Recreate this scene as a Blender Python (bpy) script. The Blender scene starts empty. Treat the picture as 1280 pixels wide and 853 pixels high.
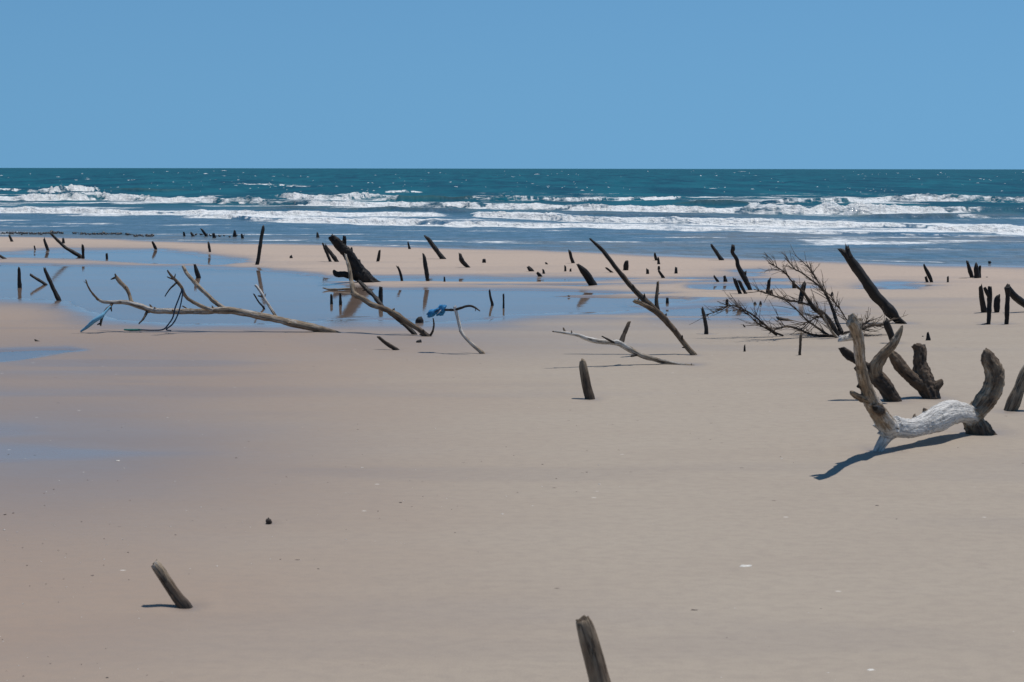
import bpy, math, random
import numpy as np
from mathutils import Vector, Matrix, noise as mnoise

random.seed(7)
rng = np.random.default_rng(11)
scene = bpy.context.scene
COL = scene.collection

# ------------------------------------------------------------------ camera
CAM_H = 2.3
LENS = 60.0
F = LENS / 36.0 * 1280.0            # focal length in photograph pixels
PITCH = math.atan((426.5 - 211.0) / F)
ROLL = math.radians(0.085)
cam_data = bpy.data.cameras.new("camera")
cam_data.lens = LENS
cam_data.sensor_width = 36.0
cam_data.clip_end = 200000.0
cam_data.clip_start = 0.05
cam_data.dof.use_dof = True
cam_data.dof.focus_distance = 34.0
cam_data.dof.aperture_fstop = 7.1
cam = bpy.data.objects.new("camera", cam_data)
COL.objects.link(cam)
CAM_M = Matrix.Translation((0, 0, CAM_H)) @ Matrix.Rotation(math.pi / 2 - PITCH, 4, 'X') @ Matrix.Rotation(ROLL, 4, 'Z')
cam.matrix_world = CAM_M
scene.camera = cam

# ------------------------------------------------------------------ sky, sun, exposure
KX, KY = 0.235, 0.215                 # shadow offset per metre of height (to the left, towards the camera)
SUN_EL = math.atan(1.0 / math.hypot(KX, KY))
SUN_AZ = math.atan2(KX, KY)
world = bpy.data.worlds.new("World")
scene.world = world
world.use_nodes = True
wn, wl = world.node_tree.nodes, world.node_tree.links
wn.clear()
w_out = wn.new("ShaderNodeOutputWorld")
w_bg = wn.new("ShaderNodeBackground")
w_bg.inputs["Strength"].default_value = 0.0675
w_sky = wn.new("ShaderNodeTexSky")
w_sky.sky_type = 'NISHITA'
w_sky.sun_disc = False
w_sky.sun_elevation = SUN_EL
w_sky.sun_rotation = SUN_AZ
w_sky.altitude = 0.0
w_sky.air_density = 1.0
w_sky.dust_density = 0.0
w_sky.ozone_density = 3.0
w_tc = wn.new("ShaderNodeTexCoord")
w_sep = wn.new("ShaderNodeSeparateXYZ")
# the lowest few degrees keep the clear blue of the sky just above them (dry, haze-free air)
w_mx = wn.new("ShaderNodeMath"); w_mx.operation = 'MULTIPLY_ADD'
w_mx.inputs[2].default_value = 0.155 ** 2
w_ma = wn.new("ShaderNodeMath"); w_ma.operation = 'SQRT'
w_com = wn.new("ShaderNodeCombineXYZ")
w_nor = wn.new("ShaderNodeVectorMath"); w_nor.operation = 'NORMALIZE'
wl.new(w_tc.outputs["Generated"], w_sep.inputs[0])
wl.new(w_sep.outputs[2], w_mx.inputs[0]); wl.new(w_sep.outputs[2], w_mx.inputs[1]); wl.new(w_mx.outputs[0], w_ma.inputs[0])
wl.new(w_sep.outputs[0], w_com.inputs[0]); wl.new(w_sep.outputs[1], w_com.inputs[1])
wl.new(w_ma.outputs[0], w_com.inputs[2]); wl.new(w_com.outputs[0], w_nor.inputs[0])
wl.new(w_nor.outputs[0], w_sky.inputs[0])
w_hsv = wn.new("ShaderNodeHueSaturation")
w_hsv.inputs["Hue"].default_value = 0.492
w_hsv.inputs["Saturation"].default_value = 0.95
wl.new(w_sky.outputs[0], w_hsv.inputs["Color"])
w_tint = wn.new("ShaderNodeMix"); w_tint.data_type = 'RGBA'; w_tint.blend_type = 'MULTIPLY'
w_tint.inputs[0].default_value = 1.0
w_tint.inputs[7].default_value = (0.685, 1.065, 1.31, 1.0)
wl.new(w_hsv.outputs[0], w_tint.inputs[6])
wl.new(w_tint.outputs[2], w_bg.inputs["Color"])
wl.new(w_bg.outputs[0], w_out.inputs[0])

sun_data = bpy.data.lights.new("sun", 'SUN')
sun_data.energy = 3.55
sun_data.angle = math.radians(0.53)
sun_data.color = (1.0, 0.955, 0.9)
sun = bpy.data.objects.new("sun", sun_data)
COL.objects.link(sun)
SUN_DIR = Vector((KX, KY, 1.0)).normalized()
sun.rotation_euler = SUN_DIR.to_track_quat('Z', 'Y').to_euler()
sun.location = (8, 6, 30)

scene.view_settings.view_transform = 'Standard'
scene.view_settings.look = 'None'
scene.view_settings.exposure = 0.0
scene.view_settings.gamma = 1.0
scene.view_settings.use_curve_mapping = False
scene.render.engine = 'CYCLES'
scene.cycles.max_bounces = 8
scene.cycles.transparent_max_bounces = 8

# ------------------------------------------------------------------ from photograph pixels to places on the beach
R3 = CAM_M.to_3x3()


def ray(px, py):
    return R3 @ Vector(((px - 640.0) / F, (426.5 - py) / F, -1.0))


def ground(px, py, z=0.0):
    d = ray(px, py)
    t = (z - CAM_H) / d.z
    return Vector((d.x * t, d.y * t, z))


def at_depth(px, py, Y):
    d = ray(px, py)
    t = Y / d.y
    return Vector((d.x * t, Y, CAM_H + d.z * t))


SP, CP = math.sin(PITCH), math.cos(PITCH)


def np_depth(y):
    """distance ahead at which the image row y (array) meets z = 0"""
    v = (426.5 - np.asarray(y, float)) / F
    return CAM_H * (CP + v * SP) / np.maximum(SP - v * CP, 1e-7)


# ------------------------------------------------------------------ numeric noise
def _hash(ix, iy, seed):
    n = (ix.astype(np.int64) * 374761393 + iy.astype(np.int64) * 668265263 + seed * 974634749) & 0x7fffffff
    n = ((n ^ (n >> 13)) * 1274126177) & 0x7fffffff
    n = (n ^ (n >> 16)) & 0xffff
    return n / 65535.0


def vnoise(x, y, seed=0):
    x = np.asarray(x, float); y = np.asarray(y, float)
    ix = np.floor(x); iy = np.floor(y)
    fx = x - ix; fy = y - iy
    fx = fx * fx * fx * (fx * (fx * 6 - 15) + 10); fy = fy * fy * fy * (fy * (fy * 6 - 15) + 10)
    a = _hash(ix, iy, seed); b = _hash(ix + 1, iy, seed)
    c = _hash(ix, iy + 1, seed); d = _hash(ix + 1, iy + 1, seed)
    return (a * (1 - fx) + b * fx) * (1 - fy) + (c * (1 - fx) + d * fx) * fy


def fbm(x, y, octaves=4, seed=0, gain=0.5):
    s = 0.0; a = 1.0; t = 0.0
    x = np.asarray(x, float); y = np.asarray(y, float)
    for o in range(octaves):
        s = s + a * vnoise(x, y, seed + o * 17)
        t += a; a *= gain; x = x * 2.03 + 5.1; y = y * 2.03 + 9.7
    return s / t


def sstep(a, b, x):
    t = np.clip((np.asarray(x, float) - a) / (b - a), 0, 1)
    return t * t * (3 - 2 * t)


# ------------------------------------------------------------------ object helpers
def tag(o, label=None, cat=None, group=None, kind=None):
    if label: o["label"] = label
    if cat: o["category"] = cat
    if group: o["group"] = group
    if kind: o["kind"] = kind
    return o


def link(name, mesh, mats, parent=None, loc=None):
    o = bpy.data.objects.new(name, mesh)
    for m in (mats if isinstance(mats, (list, tuple)) else [mats]):
        mesh.materials.append(m)
    COL.objects.link(o)
    if parent is not None:
        o.parent = parent
    if loc is not None:
        o.location = loc
    return o


def empty(name, loc):
    o = bpy.data.objects.new(name, None)
    o.empty_display_size = 0.1
    o.location = loc
    COL.objects.link(o)
    return o


def mesh_from(name, V, Fc, smooth=True):
    me = bpy.data.meshes.new(name)
    me.from_pydata([tuple(map(float, v)) for v in V], [], [tuple(int(i) for i in f) for f in Fc])
    me.update()
    if smooth:
        me.polygons.foreach_set("use_smooth", np.ones(len(me.polygons), bool))
    return me


def grid_mesh(name, X, Y, Z):
    """regular rows x cols grid as a mesh, fast"""
    r, c = X.shape
    me = bpy.data.meshes.new(name)
    co = np.stack([X, Y, Z], -1).reshape(-1, 3).astype(np.float32)
    idx = np.arange(r * c).reshape(r, c)
    q = np.stack([idx[:-1, :-1], idx[:-1, 1:], idx[1:, 1:], idx[1:, :-1]], -1).reshape(-1, 4)
    me.vertices.add(len(co)); me.vertices.foreach_set("co", co.ravel())
    me.loops.add(q.size); me.loops.foreach_set("vertex_index", q.ravel().astype(np.int32))
    me.polygons.add(len(q))
    me.polygons.foreach_set("loop_start", np.arange(0, q.size, 4, dtype=np.int32))
    me.polygons.foreach_set("loop_total", np.full(len(q), 4, dtype=np.int32))
    me.polygons.foreach_set("use_smooth", np.ones(len(q), bool))
    me.update(calc_edges=True)
    me.validate()
    return me


def fattr(me, name, arr):
    a = me.attributes.new(name, 'FLOAT', 'POINT')
    a.data.foreach_set("value", np.ascontiguousarray(arr, np.float32).ravel())


def vattr(me, name, arr):
    a = me.attributes.new(name, 'FLOAT_VECTOR', 'POINT')
    a.data.foreach_set("vector", np.ascontiguousarray(arr, np.float32).ravel())


# ------------------------------------------------------------------ material helpers
class NT:
    def __init__(self, name):
        self.m = bpy.data.materials.new(name)
        self.m.use_nodes = True
        self.t = self.m.node_tree
        self.t.nodes.clear()
        self.out = self.t.nodes.new("ShaderNodeOutputMaterial")

    def n(self, kind, **kw):
        nd = self.t.nodes.new("ShaderNode" + kind)
        for k, v in kw.items():
            setattr(nd, k, v)
        return nd

    def l(self, a, b):
        self.t.links.new(a, b)

    def val(self, sock, v):
        if hasattr(v, "is_linked") or isinstance(v, bpy.types.NodeSocket):
            self.l(v, sock)
        else:
            sock.default_value = v

    def math(self, op, a, b=0.0, c=None, clamp=False):
        nd = self.n("Math", operation=op, use_clamp=clamp)
        self.val(nd.inputs[0], a); self.val(nd.inputs[1], b)
        if c is not None: self.val(nd.inputs[2], c)
        return nd.outputs[0]

    def mix(self, fac, a, b, blend='MIX'):
        nd = self.n("Mix", data_type='RGBA', blend_type=blend)
        self.val(nd.inputs[0], fac)
        for s, v in ((nd.inputs[6], a), (nd.inputs[7], b)):
            if isinstance(v, tuple): s.default_value = (*v, 1.0) if len(v) == 3 else v
            else: self.l(v, s)
        return nd.outputs[2]

    def ramp(self, fac, stops, interp='LINEAR'):
        nd = self.n("ValToRGB")
        cr = nd.color_ramp
        cr.interpolation = interp
        while len(cr.elements) < len(stops): cr.elements.new(0.5)
        for e, (p, c) in zip(cr.elements, stops):
            e.position = p
            e.color = (*c, 1.0) if isinstance(c, tuple) else (c, c, c, 1.0)
        self.l(fac, nd.inputs[0])
        return nd.outputs[0]

    def maprange(self, v, a, b, c=0.0, d=1.0, smooth=True):
        nd = self.n("MapRange")
        nd.interpolation_type = 'SMOOTHSTEP' if smooth else 'LINEAR'
        self.l(v, nd.inputs[0])
        for i, x in zip((1, 2, 3, 4), (a, b, c, d)): nd.inputs[i].default_value = x
        return nd.outputs[0]

    def attr(self, name, out="Fac"):
        nd = self.n("Attribute", attribute_name=name)
        return nd.outputs[out]

    def noise(self, vec, scale, detail=4.0, rough=0.55, dim='3D'):
        nd = self.n("TexNoise", noise_dimensions=dim)
        self.l(vec, nd.inputs["Vector"])
        nd.inputs["Scale"].default_value = scale
        nd.inputs["Detail"].default_value = detail
        nd.inputs["Roughness"].default_value = rough
        return nd.outputs["Fac"]

    def scaled(self, vec, s):
        nd = self.n("Mapping")
        nd.inputs["Scale"].default_value = s
        self.l(vec, nd.inputs[0])
        return nd.outputs[0]

    def bump(self, h, strength, dist, normal=None):
        nd = self.n("Bump")
        nd.inputs["Strength"].default_value = strength
        nd.inputs["Distance"].default_value = dist
        self.l(h, nd.inputs["Height"])
        if normal is not None: self.l(normal, nd.inputs["Normal"])
        return nd.outputs[0]

    def principled(self, **kw):
        nd = self.n("BsdfPrincipled")
        for k, v in kw.items():
            s = nd.inputs[k.replace("_", " ")]
            if isinstance(v, tuple): s.default_value = (*v, 1.0) if len(v) == 3 else v
            elif isinstance(v, (int, float)): s.default_value = v
            else: self.l(v, s)
        return nd.outputs[0]

    def finish(self, shader):
        self.l(shader, self.out.inputs[0])
        return self.m


# ---- sand
def make_sand():
    t = NT("sand")
    geo = t.n("NewGeometry").outputs["Position"]
    wet = t.attr("wet")
    mid = t.noise(t.scaled(geo, (0.35, 0.9, 1)), 1.0, 5, 0.6)
    fine = t.noise(t.scaled(geo, (9, 14, 1)), 1.0, 4, 0.6)
    grain = t.noise(geo, 160.0, 2, 0.7)
    dry = t.mix(t.maprange(mid, 0.25, 0.75), (0.36, 0.302, 0.240), (0.395, 0.335, 0.264))
    sx = t.n("SeparateXYZ"); t.l(geo, sx.inputs[0])
    side = t.math('ADD', sx.outputs[0], t.math('MULTIPLY', t.math('SUBTRACT', t.noise(t.scaled(geo, (0.25, 0.25, 1)), 1.0, 3), 0.5), 4.0))
    dry = t.mix(t.maprange(side, 1.2, -4.0, 0.0, 1.0), dry, (0.318, 0.238, 0.184))
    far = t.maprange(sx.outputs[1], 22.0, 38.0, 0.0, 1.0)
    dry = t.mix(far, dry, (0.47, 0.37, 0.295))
    dry = t.mix(t.maprange(fine, 0.35, 0.75, 0.0, 0.35), dry, (0.27, 0.225, 0.19))
    dry = t.mix(t.maprange(grain, 0.3, 0.75, 0.0, 0.30), dry, (0.22, 0.18, 0.15))
    w = t.math('ADD', wet, t.math('MULTIPLY', t.math('SUBTRACT', mid, 0.5), 0.32), clamp=True)
    wetcol = t.mix(t.maprange(mid, 0.3, 0.7), (0.185, 0.148, 0.128), (0.215, 0.175, 0.15))
    col = t.mix(w, dry, wetcol)
    # tiny dark specks of broken wood and pale shell grit
    vo = t.n("TexVoronoi"); vo.inputs["Scale"].default_value = 3.2
    t.l(t.scaled(geo, (1, 1.4, 1)), vo.inputs["Vector"])
    speck = t.maprange(vo.outputs["Distance"], 0.03, 0.07, 1.0, 0.0)
    spc = t.n("SeparateColor"); t.l(vo.outputs["Color"], spc.inputs[0])
    pick = t.math('GREATER_THAN', spc.outputs[0], 0.62)
    sc = t.mix(t.math('GREATER_THAN', spc.outputs[1], 0.55), (0.08, 0.06, 0.05), (0.6, 0.55, 0.48))
    col = t.mix(t.math('MULTIPLY', t.math('MULTIPLY', speck, pick), 0.8), col, sc)
    rough = t.ramp(w, [(0.0, 0.95), (0.45, 0.5), (0.75, 0.27), (1.0, 0.11)])
    rip = t.noise(t.scaled(geo, (2.2, 7, 1)), 1.0, 3, 0.5)
    h = t.math('ADD', t.math('MULTIPLY', fine, 0.5), t.math('ADD', t.math('MULTIPLY', rip, 0.7), t.math('MULTIPLY', grain, 0.12)))
    nd = t.n("Bump"); nd.inputs["Distance"].default_value = 0.012
    t.l(t.maprange(w, 0, 1, 0.45, 0.03), nd.inputs["Strength"]); t.l(h, nd.inputs["Height"])
    return t.finish(t.principled(Base_Color=col, Roughness=rough, Normal=nd.outputs[0],
                                 Specular_IOR_Level=t.maprange(w, 0, 1, 0.15, 0.5)))


# ---- thin standing water: what it does not mirror it lets through to the sand
def make_pool():
    t = NT("pool_water")
    geo = t.n("NewGeometry").outputs["Position"]
    n1 = t.noise(t.scaled(geo, (1.6, 3.2, 1)), 1.0, 3, 0.5)
    b = t.bump(n1, 0.10, 0.02)
    fr = t.n("Fresnel"); fr.inputs[0].default_value = 1.45; t.l(b, fr.inputs[1])
    g = t.n("BsdfGlossy"); g.inputs["Roughness"].default_value = 0.045
    g.inputs["Color"].default_value = (0.97, 0.97, 0.97, 1); t.l(b, g.inputs["Normal"])
    tr = t.n("BsdfTransparent"); tr.inputs[0].default_value = (0.80, 0.78, 0.78, 1)
    film = t.maprange(t.noise(t.scaled(geo, (0.22, 0.9, 1)), 1.0, 4, 0.6), 0.30, 0.62, 0.92, 1.0)
    mx = t.n("MixShader"); t.l(t.math('MULTIPLY', fr.outputs[0], film), mx.inputs[0]); t.l(tr.outputs[0], mx.inputs[1]); t.l(g.outputs[0], mx.inputs[2])
    return t.finish(mx.outputs[0])


# ---- sea
def make_sea():
    t = NT("sea_water")
    geo = t.n("NewGeometry").outputs["Position"]
    foam = t.attr("foam"); sh = t.attr("shallow"); silt = t.attr("silt")
    st = t.noise(t.scaled(geo, (0.14, 0.02, 1)), 1.0, 4, 0.65)
    deep = t.mix(t.maprange(st, 0.32, 0.68), (0.001, 0.050, 0.084), (0.005, 0.105, 0.140))
    col = t.mix(sh, deep, (0.035, 0.095, 0.135))
    col = t.mix(silt, col, t.mix(sh, (0.06, 0.085, 0.062), (0.14, 0.128, 0.10)))
    fn = t.noise(t.scaled(geo, (0.42, 0.5, 3.0)), 1.0, 6, 0.66)
    fn2 = t.noise(t.scaled(geo, (3.2, 1.6, 9)), 1.0, 4, 0.65)
    f = t.math('ADD', foam, t.math('ADD', t.math('MULTIPLY', t.math('SUBTRACT', fn, 0.5), 1.3),
                                   t.math('MULTIPLY', t.math('SUBTRACT', fn2, 0.5), 0.45)))
    ff = t.math('POWER', t.maprange(f, 0.30, 0.68), 1.0)
    ff = t.math('MULTIPLY', ff, t.maprange(foam, 0.03, 0.25))
    w1 = t.noise(t.scaled(geo, (0.9, 0.5, 1)), 1.0, 4, 0.6)
    w2 = t.noise(t.scaled(geo, (4.5, 3.0, 1)), 1.0, 3, 0.6)
    b = t.bump(t.math('ADD', t.math('MULTIPLY', w1, 0.7), t.math('MULTIPLY', w2, 0.16)), 0.85, 0.5)
    body = t.n("BsdfDiffuse"); t.l(col, body.inputs[0])
    gl = t.n("BsdfGlossy"); gl.inputs["Roughness"].default_value = 0.22; t.l(b, gl.inputs["Normal"])
    fr = t.n("Fresnel"); fr.inputs[0].default_value = 1.33; t.l(b, fr.inputs[1])
    # wind-roughened water never gets near mirror reflectance: facets that lean away are hidden by those in front
    rl = t.math('MULTIPLY', fr.outputs[0], t.maprange(sh, 0, 1, 0.30, 0.72))
    rl = t.math('MINIMUM', rl, t.maprange(sh, 0, 1, 0.13, 0.50))
    rp = t.math('ADD', t.math('MULTIPLY', t.noise(t.scaled(geo, (0.55, 0.75, 1)), 1.0, 5, 0.7), 0.6), t.math('MULTIPLY', t.noise(t.scaled(geo, (2.6, 1.1, 1)), 1.0, 3, 0.6), 0.4))
    rl = t.math('MULTIPLY', rl, t.maprange(rp, 0.36, 0.64, 0.62, 1.35))
    wm = t.n("MixShader"); t.l(rl, wm.inputs[0]); t.l(body.outputs[0], wm.inputs[1]); t.l(gl.outputs[0], wm.inputs[2])
    water = wm.outputs[0]
    fb = t.bump(t.math('ADD', fn, fn2), 1.0, 0.35)
    fcol = t.mix(t.maprange(fn2, 0.3, 0.7), (0.62, 0.66, 0.67), (0.90, 0.905, 0.89))
    white = t.principled(Base_Color=fcol, Roughness=0.9, Specular_IOR_Level=0.1, Normal=fb,
                         Subsurface_Weight=0.0)
    mx = t.n("MixShader"); t.l(ff, mx.inputs[0]); t.l(water, mx.inputs[1]); t.l(white, mx.inputs[2])
    return t.finish(mx.outputs[0])


# ---- weathered wood; "grain" runs along each limb, "bleach" goes from soaked black to sun-bleached
def make_wood():
    t = NT("weathered_wood")
    g = t.attr("grain", "Vector"); bl = t.attr("bleach")
    n1 = t.noise(t.scaled(g, (34, 34, 3.0)), 1.0, 5, 0.62)
    n2 = t.noise(t.scaled(g, (17, 17, 5)), 1.0, 5, 0.65)
    n3 = t.noise(t.scaled(g, (120, 120, 7)), 1.0, 3, 0.6)
    k = t.math('ADD', bl, t.math('ADD', t.math('MULTIPLY', t.math('SUBTRACT', n2, 0.5), 0.75),
                                 t.math('MULTIPLY', t.math('SUBTRACT', n1, 0.5), 0.42)))
    col = t.ramp(k, [(0.0, (0.011, 0.009, 0.008)), (0.22, (0.034, 0.026, 0.021)), (0.45, (0.145, 0.100, 0.067)),
                     (0.68, (0.345, 0.268, 0.188)), (0.9, (0.66, 0.63, 0.585))])
    col = t.mix(t.maprange(n3, 0.46, 0.70, 0.0, 0.35), col, (0.03, 0.024, 0.02))
    n4 = t.noise(t.scaled(g, (46, 46, 2.6)), 1.0, 3, 0.5)
    fis = t.maprange(t.math('ABSOLUTE', t.math('SUBTRACT', n4, 0.5)), 0.003, 0.020, 0.40, 1.0)
    crack0 = t.maprange(n1, 0.27, 0.37, 0.0, 1.0)
    crack = t.math('MULTIPLY', crack0, fis)
    crack = t.math('MAXIMUM', crack, t.maprange(k, 0.80, 1.05, 0.0, 0.75))
    col = t.mix(crack, (0.022, 0.017, 0.014), col)
    h = t.math('ADD', t.math('MULTIPLY', n1, 0.8), t.math('ADD', t.math('MULTIPLY', n3, 0.22), t.math('MULTIPLY', crack, 0.5)))
    b = t.bump(h, 1.0, 0.02)
    return t.finish(t.principled(Base_Color=col, Roughness=t.maprange(k, 0, 0.6, 0.55, 0.9), Normal=b, Specular_IOR_Level=0.3))


def make_plain(name, col, rough=0.8, var=0.25, scale=40.0):
    t = NT(name)
    geo = t.n("NewGeometry").outputs["Position"]
    n = t.noise(geo, scale, 3, 0.6)
    dark = tuple(c * (1 - var) for c in col)
    c = t.mix(t.maprange(n, 0.3, 0.7), dark, col)
    return t.finish(t.principled(Base_Color=c, Roughness=rough, Normal=t.bump(n, 0.4, 0.004)))


M_SAND = make_sand()
M_POOL = make_pool()
M_SEA = make_sea()
M_WOOD = make_wood()
M_BLUE = make_plain("blue_cloth", (0.02, 0.24, 0.52), 0.8, 0.5, 60)
M_LBLUE = make_plain("faded_blue_cloth", (0.16, 0.42, 0.60), 0.8, 0.3, 50)
M_ROPE = make_plain("navy_rope", (0.03, 0.07, 0.12), 0.85, 0.4, 90)
M_GREEN = make_plain("green_rope", (0.03, 0.2, 0.17), 0.85, 0.4, 90)
M_WHITE = make_plain("white_cloth", (0.62, 0.64, 0.66), 0.8, 0.2, 60)
M_BLACK = make_plain("black_cloth", (0.015, 0.015, 0.018), 0.8, 0.3, 60)
M_SHELL = make_plain("shell", (0.72, 0.68, 0.6), 0.55, 0.25, 80)
M_STONE = make_plain("wet_stone", (0.035, 0.033, 0.033), 0.45, 0.5, 30)
M_CHIP = make_plain("wood_chip", (0.07, 0.05, 0.04), 0.85, 0.5, 60)
M_FOAM = make_plain("foam", (0.78, 0.80, 0.80), 0.9, 0.08, 3)

# ------------------------------------------------------------------ the beach
# water line across the photograph
SHX = np.array([-900, -300, 0, 160, 320, 480, 640, 840, 960, 1120, 1280, 1600, 2200], float)
SHY = np.array([283, 288, 295.5, 299.5, 304, 307.5, 311, 317, 322, 327, 331, 336, 340], float)


def shore_row(px):
    return np.interp(px, SHX, SHY)


# standing water, outlined on the photograph
POOLS = [
    [(-260, 334), (0, 333), (110, 333), (230, 336), (330, 338), (400, 344), (440, 356), (480, 362), (560, 362), (640, 362),
     (700, 364), (790, 369), (850, 370), (884, 372), (850, 378), (790, 382), (810, 386), (760, 390), (690, 391), (650, 394), (600, 400),
     (520, 401), (430, 399), (330, 404), (230, 404), (160, 400), (120, 388), (80, 377), (0, 374), (-260, 372)],
    [(90, 315), (180, 313.5), (235, 319), (300, 326.5), (270, 330), (190, 329), (140, 327), (60, 323), (-120, 321), (-120, 319), (20, 319)],
    [(365, 349), (420, 347), (520, 347), (620, 348), (720, 349), (790, 351), (850, 352), (800, 355), (740, 357), (640, 354), (560, 354), (450, 354), (400, 353)],
    [(836, 348), (895, 341), (945, 338), (985, 344), (1010, 347), (985, 351), (930, 352), (870, 352)],
    [(880, 359), (930, 357), (985, 359), (1010, 361), (950, 363), (900, 362)],
    [(1058, 361), (1090, 356), (1125, 355), (1155, 358), (1135, 362), (1095, 364), (1070, 363)],
    [(836, 387), (880, 384), (940, 385), (1000, 389), (1005, 393), (940, 396), (870, 396), (838, 394)],
    [(-200, 439), (0, 441), (60, 438), (105, 436.5), (122, 438.5), (80, 444), (30, 450), (0, 453), (-200, 458)],
]
YS = 5.0                                        # rows count more than columns: the beach is seen nearly edge-on


def poly_sdf(px, py, poly):
    P = np.array(poly, float) * np.array([1, YS])
    x, y = px, py * YS
    d = np.full(x.shape, 1e9)
    inside = np.zeros(x.shape, bool)
    n = len(P)
    for i in range(n):
        a = P[i]; b = P[(i + 1) % n]
        ex, ey = b - a
        wx, wy = x - a[0], y - a[1]
        k = np.clip((wx * ex + wy * ey) / (ex * ex + ey * ey + 1e-9), 0, 1)
        d = np.minimum(d, (wx - ex * k) ** 2 + (wy - ey * k) ** 2)
        c = ((a[1] > y) != (b[1] > y)) & (x < ex * (y - a[1]) / (ey + 1e-12) + a[0])
        inside ^= c
    d = np.sqrt(d)
    return np.where(inside, -d, d)


POOL_Z = -0.012
tcore = np.linspace(-0.335, 0.335, 640)
ttail = 0.335 + np.geomspace(0.004, 14.0, 46)
tt = np.concatenate([-ttail[::-1], tcore, ttail])
near = np.concatenate([-np.geomspace(400, 6, 14), np.linspace(-4, 5.2, 10)])
rows_px = np.concatenate([np.arange(940, 470, -2.2), np.arange(470, 286, -0.6)])
yrow = np.concatenate([near, np_depth(rows_px), np.linspace(66, 140, 8)])
W = np.where(yrow > 5.2, yrow, 5.2)
GX = W[:, None] * tt[None, :]
GY = np.repeat(yrow[:, None], len(tt), 1)
# image coordinates of every grid point
dcam = GY * CP + CAM_H * SP
with np.errstate(all='ignore'):
    PX = 640 + F * GX / np.where(dcam > 1, dcam, 1)
    PY = 426.5 - F * ((-CAM_H) * CP + GY * SP) / np.where(dcam > 1, dcam, 1)
front = GY > 5.0
PY = np.where(front, PY, 2000.0)
PX = np.clip(PX, -6000, 7000)

wx = (fbm(GX * 0.5, GY * 0.22, 4, 3) - 0.5) * 60 + (fbm(GX * 2.0, GY * 0.6, 3, 4) - 0.5) * 18
wy = (fbm(GX * 0.45, GY * 0.25, 4, 5) - 0.5) * 4.0 + (fbm(GX * 2.2, GY * 1.1, 3, 6) - 0.5) * 1.4
sd = np.full(GX.shape, 1e9)
for p in POOLS:
    sd = np.minimum(sd, poly_sdf(PX + wx, PY + wy, p))
# low bars and half-drained stretches break the pools up
bars = 34 * sstep(0.52, 0.72, fbm(GX * 0.16, GY * 0.75, 4, 141)) * sstep(300, 560, PX + 0.6 * wx) + 16 * (fbm(GX * 0.4, GY * 1.2, 3, 142) - 0.5)
sd = sd + bars
GZ = 0.006 + 0.010 * fbm(GX * 0.35, GY * 0.35, 4, 8) + 0.004 * fbm(GX * 3, GY * 4, 3, 9)
pool = sstep(14, -16, sd)
GZ = GZ * (1 - pool) - 0.034 * pool
wet = np.minimum(1.0, 1.3 * np.exp(-np.maximum(sd, 0) / np.where(PY > 425, 16.0, np.where(PY > 372, 52.0, 15.0))))
# damp, half-dried hollows on the left
wet = np.maximum(wet, 0.74 * np.exp(-((PX + 10) / 170.0) ** 2 - ((PY - 541) / 24.0) ** 2))
wet = np.maximum(wet, 0.62 * np.exp(-((PX - 60) / 360.0) ** 2 - ((PY - 560) / 110.0) ** 2))
wet = np.maximum(wet, 0.46 * np.exp(-((PX - 120) / 330.0) ** 2 - ((PY - 450) / 45.0) ** 2))
wet = np.maximum(wet, 0.40 * np.exp(-((PX - 560) / 330.0) ** 2 - ((PY - 425) / 30.0) ** 2))
wet = wet + (fbm(GX * 0.5, GY * 0.5, 4, 21) - 0.5) * 0.16 * sstep(0.02, 0.3, wet)
wet = wet + 0.16 * (sstep(0.53, 0.72, fbm(GX * 0.22, GY * 1.1, 4, 31)) * front)
# beyond the water line the sand slopes away under the sea
srow = shore_row(PX) + (fbm(GX * 0.30, GY * 0 + 3.3, 4, 12) - 0.5) * 4.0
dsh = GY - np_depth(np.maximum(srow, 240))
dsh = np.where(front, dsh, -50)
wet = np.maximum(wet, 0.9 * sstep(-2.6, -0.2, dsh + (fbm(GX * .25, GY * .25, 3, 41) - .5) * 2))
GZ = np.where(dsh > -3, GZ * (1 - sstep(-3, 0, dsh)) + (-0.012) * sstep(-3, 0, dsh), GZ)
GZ = GZ - np.clip(dsh, 0, 40) * 0.045
wet = np.clip(wet, 0, 1)
wet = np.where(dsh < -1, wet * (1 - 0.55 * sstep(4, -14, sd)), wet)     # pale sand under clear still water
# damp, slightly scoured sand round the feet of the nearer wood
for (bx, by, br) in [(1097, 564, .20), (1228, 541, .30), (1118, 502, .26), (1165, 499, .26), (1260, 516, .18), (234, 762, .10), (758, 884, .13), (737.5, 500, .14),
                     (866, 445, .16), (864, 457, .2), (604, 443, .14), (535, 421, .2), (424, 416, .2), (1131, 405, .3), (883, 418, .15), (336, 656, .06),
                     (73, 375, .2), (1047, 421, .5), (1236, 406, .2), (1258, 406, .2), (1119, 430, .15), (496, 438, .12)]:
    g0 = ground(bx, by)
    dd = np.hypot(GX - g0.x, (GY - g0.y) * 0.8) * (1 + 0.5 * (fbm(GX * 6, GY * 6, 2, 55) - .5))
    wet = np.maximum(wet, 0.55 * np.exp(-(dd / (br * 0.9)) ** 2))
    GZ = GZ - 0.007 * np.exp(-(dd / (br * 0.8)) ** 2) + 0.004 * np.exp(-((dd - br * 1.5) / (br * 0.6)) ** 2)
me = grid_mesh("sand", GX, GY, GZ)
fattr(me, "wet", wet)
tag(link("sand_beach", me, M_SAND), kind='structure')

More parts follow.
